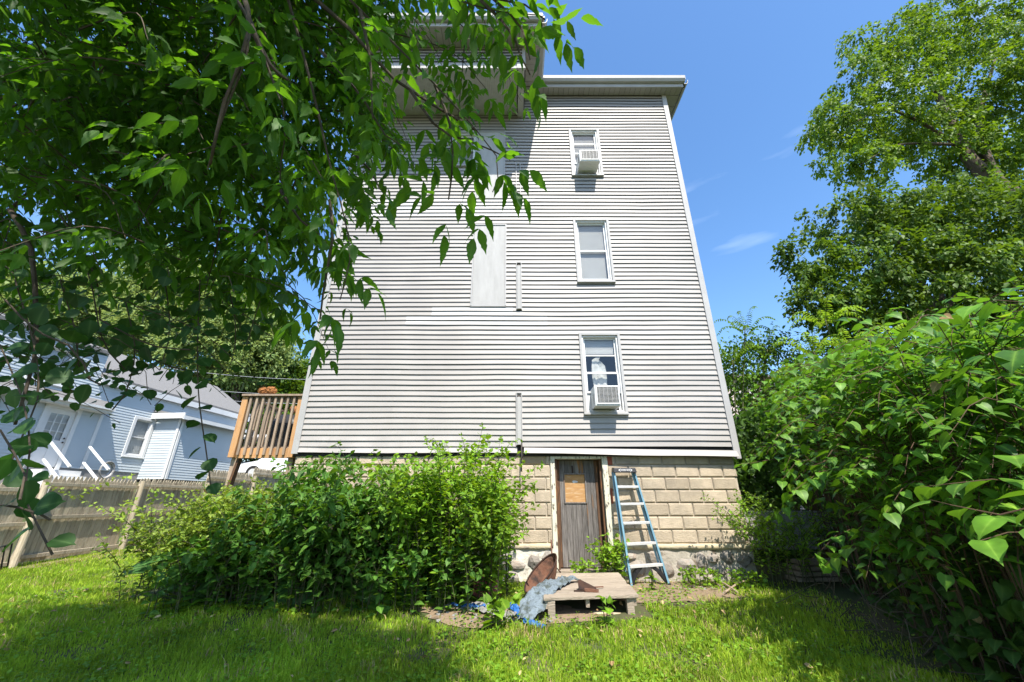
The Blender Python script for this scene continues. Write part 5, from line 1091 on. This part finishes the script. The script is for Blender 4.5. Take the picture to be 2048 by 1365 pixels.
foliage(kn, T_HEART, lv.P, lv.D, lv.U, lv.S, M['knot'], 295); tag(tw.build('cane', M['redstem'], kn), kind='stuff')
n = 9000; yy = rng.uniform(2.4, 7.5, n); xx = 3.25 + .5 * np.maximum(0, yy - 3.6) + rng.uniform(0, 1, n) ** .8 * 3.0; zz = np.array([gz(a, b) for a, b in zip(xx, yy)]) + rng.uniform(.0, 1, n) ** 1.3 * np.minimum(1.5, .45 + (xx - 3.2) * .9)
foliage(kn, T_HEART, np.stack([xx, yy, zz], 1), rv(n) * np.array([1, 1, .4]) + np.array([-.4, -.6, -.5]), rv(n, .4) + np.array([0, -.3, 1]), rng.uniform(.06, .13, n), M['thicket'], 0, 'lower_leaves')  # filler inside the hedge base; its shade is put into the darker leaf colour
# a brighter vine sprig in front of the knotweed
sp_ = thing('bright_vine_sprig', (3.4, 4.2, gz(3.4, 4.2)), 'bright lime green vine sprig lit in front of the shaded knotweed', 'vine'); lv = LV(); tw = MB()
for s in ([(1640, 1105, 4.4), (1700, 1125, 4.2), (1760, 1150, 4.1), (1830, 1160, 4.0), (1900, 1130, 4.0)], [(1780, 1070, 4.2), (1800, 1100, 4.1), (1850, 1140, 4.0), (1880, 1180, 4.0)], [(1760, 1150, 4.1), (1790, 1190, 4.0), (1800, 1210, 4.0)], [(1840, 1080, 4.2), (1850, 1120, 4.1), (1870, 1160, 4.0)]):
    cane([atD(*p) for p in s], .17, .06, r=.004, start=0)
foliage(sp_, T_LANCE, lv.P, lv.D, np.array(lv.U) + rv(len(lv), .5), lv.S, M['lime'], 80, minpx=9); tag(tw.build('vine_string', M['greenstem'], sp_), kind='stuff')
limb([atD(1900, 1130, 4.0), atD(1950, 1200, 4.0), (3.4, 4.2, gz(3.4, 4.2) - .05)], .008, .01, sp_, 'greenstem', name='stem')
# low plant with small leaves against the house corner
def stems_plant(name, label, cat, n, xr, yr, hf, m, tm, ls, gap, nparts, branch=2, lean=(0, 0), spread=.25, stem='greenstem', start=.25, opp=True, group=None):
    cx, cy = sum(xr) / 2, sum(yr) / 2; r = thing(name, (cx, cy, gz(cx, cy)), label, cat, group); lv = LV(); tw = MB()
    def stem_(pts, rr, st):
        pts = curve_pts(pts, .045); k = len(pts); tw.tube(pts[::3] + [pts[-1]], [rr * (1.1 - .85 * i / (k / 3 + 1)) for i in range(len(pts[::3]) + 1)], 4, False); acc = 0; q = random.uniform(0, 6)
        for i in range(int(k * st), k - 1):
            seg = pts[i + 1] - pts[i]; acc += seg.length
            if acc < gap: continue
            acc = 0; q += 1.6; d = seg.normalized(); x = Vector((math.cos(q), math.sin(q), 0)); x = (x - d * x.dot(d)).normalized()
            for s in ((1, -1) if opp else (1,)): v = x * s + d * .45 + DOWN * .15 + rvec(.2); lv.add(pts[i] + v.normalized() * ls * .15, v, UPV + rvec(.3), ls * random.uniform(.65, 1.2) * (1.05 - .35 * i / k))
        for _ in range(3): lv.add(pts[-1], UPV * .4 + rvec(.6), UPV + rvec(.4), ls * .6)
    for i in range(n):
        x, y = random.uniform(*xr), random.uniform(*yr); z0 = gz(x, y); h = max(.2, hf(x, y) * random.uniform(.62, 1.06)); l = Vector((random.gauss(lean[0], spread), random.gauss(lean[1], spread), 0)) * h
        p0 = Vector((x, y, z0)); p1 = p0 + l * .3 + UPV * h * .6; p2 = p0 + l + UPV * h; stem_([p0, p1, p2], .006, start)
        for k in range(branch):
            t = random.uniform(.35, .9); q = p0.lerp(p1, t / .6) if t < .6 else p1.lerp(p2, (t - .6) / .4); a = random.uniform(0, 6.28); o = Vector((math.cos(a), math.sin(a), 0)); L_ = random.uniform(.25, .5) * min(1, h)
            stem_([q, q + o * L_ * .6 + UPV * L_ * .5, q + o * L_ + UPV * L_ * .6], .0035, .15)
    foliage(r, tm, lv.P, lv.D, lv.U, lv.S, m, nparts, minpx=9); tag(tw.build('stem', M[stem], r), kind='stuff'); return r, lv
prof_px = [(275, 1060), (330, 985), (390, 955), (450, 975), (520, 955), (590, 950), (640, 925), (700, 900), (780, 905), (850, 915), (880, 880), (925, 840), (975, 845), (1005, 930), (1050, 960), (1062, 1000)]
pw = [atY(px, py, 6.1) for px, py in prof_px]; pxw = [p.x for p in pw]; pzw = [p.z for p in pw]
def hprof(k=1.0, add=0): return lambda x, y: (float(np.interp(x, pxw, pzw)) + (y - 6.1) * .12 + add - gz(x, y)) * k * (1 - (.42 if x < -1.5 else .2) * abs(nz3(x * 1.7, y * 1.2, 20)) * 2)
stems_plant('bramble_bush', 'pale yellow green bramble bush at the left end of the growth by the house', 'bush', 105, (-4.75, -3.2), (5.6, 7.0), hprof(1.04), M['bramble'], T_OVAL, .075, .04, 240, branch=6, lean=(-.06, -.08), start=.12)
rp_, lvp = stems_plant('pokeweed_bush', 'broad pokeweed bush with drooping sprays in the middle of the growth by the house', 'bush', 95, (-3.5, -1.5), (5.25, 6.9), hprof(1.02, .02), M['poke'], T_LANCE, .15, .05, 280, branch=5, lean=(0, -.14), start=.15)
stems_plant('leafy_weeds', 'bright leafy weeds climbing tallest against the siding left of the basement door', 'bush', 85, (-1.7, -.05), (5.3, 6.95), hprof(1.0), M['weedy'], T_OVAL, .10, .045, 260, branch=5, lean=(0, -.05), spread=.14, start=.08)
stems_plant('shaded_undergrowth', 'dark shaded undergrowth at the foot of the bushes by the house', 'bush', 150, (-4.1, -.4), (5.1, 6.3), lambda x, y: .75, M['poke'], T_OVAL, .12, .06, 120, branch=2, start=.05)
sel = rng.choice(len(lvp), 60, replace=False); LA = [np.array(q) for q in (lvp.P, lvp.D, lvp.U, lvp.S)]
foliage(rp_, T_LANCE, LA[0][sel] + [0, -.03, 0], LA[1][sel] + rv(60, .4), LA[2][sel] + rv(60, .4), LA[3][sel] * .9, M['browned'], 0, 'withered_leaves')
# pokeweed flower racemes
fl = LV(); 
for c in ((555, 1060), (620, 1075), (680, 1065), (905, 1080), (610, 1090), (780, 1010)):
    p = atD(*c, 5.7)
    for i in range(46): fl.add(p + Vector((.016 * math.cos(i * 2.4), .016 * math.sin(i * 2.4), -.20 * i / 46 + .1)), (math.cos(i * 2.4), math.sin(i * 2.4), .2), UPV, .016)
foliage(rp_, T_SMALL, fl.P, fl.D, fl.U, fl.S, M['print'], 0, 'flower_spike')
# burdock leaves at the front left of the bushes
bd = thing('burdock_plant', (-3.6, 5.6, gz(-3.6, 5.6)), 'burdock plant with very large drooping leaves at the front left of the bushes', 'plant'); lv = LV()
for px, py, sx, sy in ((300, 1140, -1, .1), (350, 1165, -1, .35), (400, 1180, -.8, .9), (430, 1160, -.7, .5), (500, 1180, -.2, .7), (560, 1170, .1, .8), (600, 1195, .2, .8), (650, 1180, .3, .6), (330, 1120, -1, 0), (470, 1140, -.4, .4), (720, 1190, .2, .7), (540, 1210, -.2, .9), (850, 1180, .1, .8), (690, 1150, .4, .7), (390, 1130, -.6, .2), (780, 1160, .2, .8), (620, 1150, -.3, .9)):
    p = atD(px + 30, py - 12, 5.0); d = Vector((sx, -.5, -sy * .55)) + rvec(.1); lv.add(p, d, Vector((.1, -.45, .9)) + rvec(.15), random.uniform(.36, .52)); limb([Vector((p.x + .25, p.y + .3, gz(p.x, p.y))), p + Vector((.14, .15, .03)), p], .012, .007, bd, 'greenstem', name='stalk', n=5)
foliage(bd, T_BIG, lv.P, lv.D, lv.U, lv.S, M['burdock'], 60)
# plants at the doorstep, ladder and corner
stems_plant('door_weeds', 'light green weeds growing between platform and basement door', 'plant', 26, (.95, 1.72), (6.72, 7.02), lambda x, y: .30 + .55 * max(0, 1 - abs(x - 1.5) / .22), M['lime'], T_ROUND, .07, .05, 120, branch=2, start=.05, spread=.12)
stems_plant('corner_shrub', 'small leaved shrub half covering the right corner of the block foundation', 'bush', 26, (3.75, 4.6), (6.5, 7.05), lambda x, y: 1.25, M['weedy'], T_OVAL, .06, .045, 160, branch=4, start=.2, lean=(-.08, -.1), spread=.3)
stems_plant('broadleaf_weed', 'single broad leaved weed in front of the grey debris heap', 'plant', 4, (-.28, -.08), (4.86, 4.98), lambda x, y: .26, M['weedy'], T_HEART, .15, .08, 40, branch=0, start=.1)
stems_plant('broadleaf_weed', 'small broad leaved weed standing between the ladder feet', 'plant', 2, (1.93, 2.0), (6.45, 6.5), lambda x, y: .2, M['weedy'], T_HEART, .11, .07, 20, branch=0, start=.1)
stems_plant('broadleaf_weed', 'upright broad leaved weed in front of the platform edge', 'plant', 2, (.92, .98), (4.85, 4.9), lambda x, y: .30, M['weedy'], T_HEART, .12, .07, 20, branch=0, start=.1)
stems_plant('stone_weeds', 'low weeds along the field stone base right of the ladder', 'plant', 34, (2.5, 3.7), (6.55, 6.98), lambda x, y: .22, M['weedy'], T_ROUND, .06, .05, 80, branch=1, start=.05)
# dry twigs in the shade at the lower right and by the stones
dtw = thing('dead_branches', (3.3, 4.4, gz(3.3, 4.4)), 'bare dead branches tangled under the knotweed at the lower right', 'branches')
for i in range(70):
    x, y = random.uniform(3.2, 4.6), random.uniform(3.1, 5.6); x += max(0, (y - 4.5) * .35); p = Vector((x, y, gz(x, y) + random.uniform(.0, .25))); a = random.uniform(0, 6.28); d = Vector((math.cos(a), math.sin(a), random.uniform(.0, 1.1))).normalized(); L_ = random.uniform(.25, .75)
    MB().tube(curve_pts([p, p + d * L_ * .5 + rvec(.09), p + d * L_ + rvec(.16)], .1), random.uniform(.002, .006), 5).build('stick', M['twig'], dtw)
for a, c in (((1430, 1160), (1475, 1185)), ((1450, 1185), (1495, 1160)), ((1395, 1150), (1440, 1172))):
    r_ = ray(*a); p = r_ * (-1.11 / r_.z); r_ = ray(*c); q = r_ * (-1.10 / r_.z); MB().tube([p, (p + q) / 2 + Vector((0, 0, .02)), q], .012, 6).build('stick', M['deckgrey'], dtw)

# ---- lawn: blades, clover leaves and fallen leaves
gp = []
def lawn_mask(x, y):
    k = np.ones(len(x), bool); k &= ~((y > 7.05) & (x > -3.9)); k &= x > -10.3 + 0 * y
    k &= ~((x > .42) & (x < 1.55) & (y > 5.12) & (y < 6.7))
    hed = 2.95 + .20 * (y - 3.2); k &= (x < hed + .8 * rng.uniform(0, 1, len(x)) ** 2)
    return k
n = 620000
Y = np.where(rng.uniform(0, 1, n) < .12, rng.uniform(.8, 3.3, n), 3.3 + 9.5 * rng.uniform(0, 1, n) ** 1.7); X = rng.uniform(-1, 1, n) * (Y * 1.36 + .4); k = lawn_mask(X, Y)
dx, dy_ = (X - 1.9) / 1.35, (Y - 6.4) / .85; e = dx * dx + dy_ * dy_; dx2, dy2 = (X - .0) / 1.5, (Y - 5.25) / .4; e2 = dx2 ** 2 + dy2 ** 2
nn = np.array([mn.noise(Vector((a * 2.2, b * 2.2, 3))) for a, b in zip(X[::1], Y[::1])])
k &= (rng.uniform(0, 1, n) < np.clip((e - .55) * 1.6 + nn * .9, .06, 1)) & (rng.uniform(0, 1, n) < np.clip((e2 - .5) * 1.8 + nn, .08, 1)) & (rng.uniform(0, 1, n) < np.clip(1.0 + nn * 1.1, .35, 1))
k &= ~((X > -5) & (X < -.3) & (Y > 5.9))
X, Y, nn = X[k], Y[k], nn[k]; Zg = np.array([gz(a, b) for a, b in zip(X, Y)])
def blades(sel, m, name, hmul=1.0):
    x, y, z, q = X[sel], Y[sel], Zg[sel], nn[sel]; n = len(x); h = rng.gamma(4, .0085, n) * hmul * np.clip(1 + 1.3 * q, .45, 2) + .012; w = rng.uniform(.0016, .0034, n) * (1 + y * .12); a = rng.uniform(0, 6.283, n); lean = rng.normal(0, .5, n) + .25; ca, sa = np.cos(a), np.sin(a); b = rng.uniform(0, 6.283, n)
    lx, ly = np.cos(b) * lean * h, np.sin(b) * lean * h; V = np.zeros((n, 5, 3))
    V[:, 0] = np.stack([x - ca * w, y - sa * w, z - .005], 1); V[:, 1] = np.stack([x + ca * w, y + sa * w, z - .005], 1); V[:, 2] = np.stack([x - ca * w * .8 + lx * .35, y - sa * w * .8 + ly * .35, z + h * .6], 1); V[:, 3] = np.stack([x + ca * w * .8 + lx * .35, y + sa * w * .8 + ly * .35, z + h * .6], 1); V[:, 4] = np.stack([x + lx, y + ly, z + h * (1 - .25 * np.abs(lean))], 1)
    f = np.array([[0, 1, 3], [0, 3, 2], [2, 3, 4]]); Fc = (f[None] + (np.arange(n) * 5)[:, None, None]).reshape(-1, 3); me = np_mesh(name, V.reshape(-1, 3), Fc); me.materials.append(m); o = bpy.data.objects.new(name, me); COL.objects.link(o); return o
dryp = np.clip((nn > .28) * .35 + .04, 0, 1); isdry = rng.uniform(0, 1, len(X)) < dryp
tag(blades(~isdry, M['grass'], 'lawn_grass'), 'green lawn grass in front of the house', 'grass', kind='stuff'); tag(blades(isdry, M['drygrass'], 'dry_grass', .75), 'straw coloured dry blades among the lawn', 'grass', kind='stuff')
root = thing('clover_patches', (0, 5, -1.2), 'small round clover and weed leaves in the lawn', 'ground cover'); root['kind'] = 'stuff'
n = 26000; cx = rng.uniform(-1, 1, n) * 6; cy = 3.5 + 5 * rng.uniform(0, 1, n) ** 1.5; kk = lawn_mask(cx, cy) & (np.array([mn.noise(Vector((a * 1.3, b * 1.3, 11))) for a, b in zip(cx, cy)]) > -.08) & ~((cx > -5) & (cx < -.3) & (cy > 6)); cx, cy = cx[kk], cy[kk]
P = np.stack([cx, cy, np.array([gz(a, b) for a, b in zip(cx, cy)]) + rng.uniform(.02, .07, len(cx))], 1); foliage(root, T_ROUND, P, rv(len(cx)) * np.array([1, 1, .25]), rv(len(cx), .25) + np.array([0, 0, 1]), rng.uniform(.015, .04, len(cx)), M['weedy'])
n = 260; cx = rng.uniform(-6, 2.6, n); cy = 3.7 + 5 * rng.uniform(0, 1, n); P = np.stack([cx, cy, np.array([gz(a, b) for a, b in zip(cx, cy)]) + .06], 1)
root = thing('fallen_leaves', (-1, 5, -1.2), 'scattered fallen leaves lying on the lawn', 'leaf litter'); root['kind'] = 'stuff'; foliage(root, T_OVAL, P, rv(n) * np.array([1, 1, .2]), rv(n, .3) + np.array([0, 0, 1]), rng.uniform(.03, .07, n), M['browned'])
# litter of small stones and leaf scraps by the debris, one stuff object
b = MB()
for i in range(170):
    x = random.uniform(-.9, .5) if i % 2 else random.uniform(1.6, 3.4); y = random.uniform(5.0, 5.4) if i % 2 else random.uniform(6.2, 6.95); r = random.uniform(.008, .03); q = lump((x, y, gz(x, y) + r * .4), (r, r, r * .6), i, .4, 1.5, ico_lo if False else ICO2); o = len(b.v); b.v += q.v; b.f += [tuple(o + k for k in f) for f in q.f]
tag(b.build('gravel', M['ash']), 'small stones and scraps scattered by the platform and stone base', 'gravel', kind='stuff')
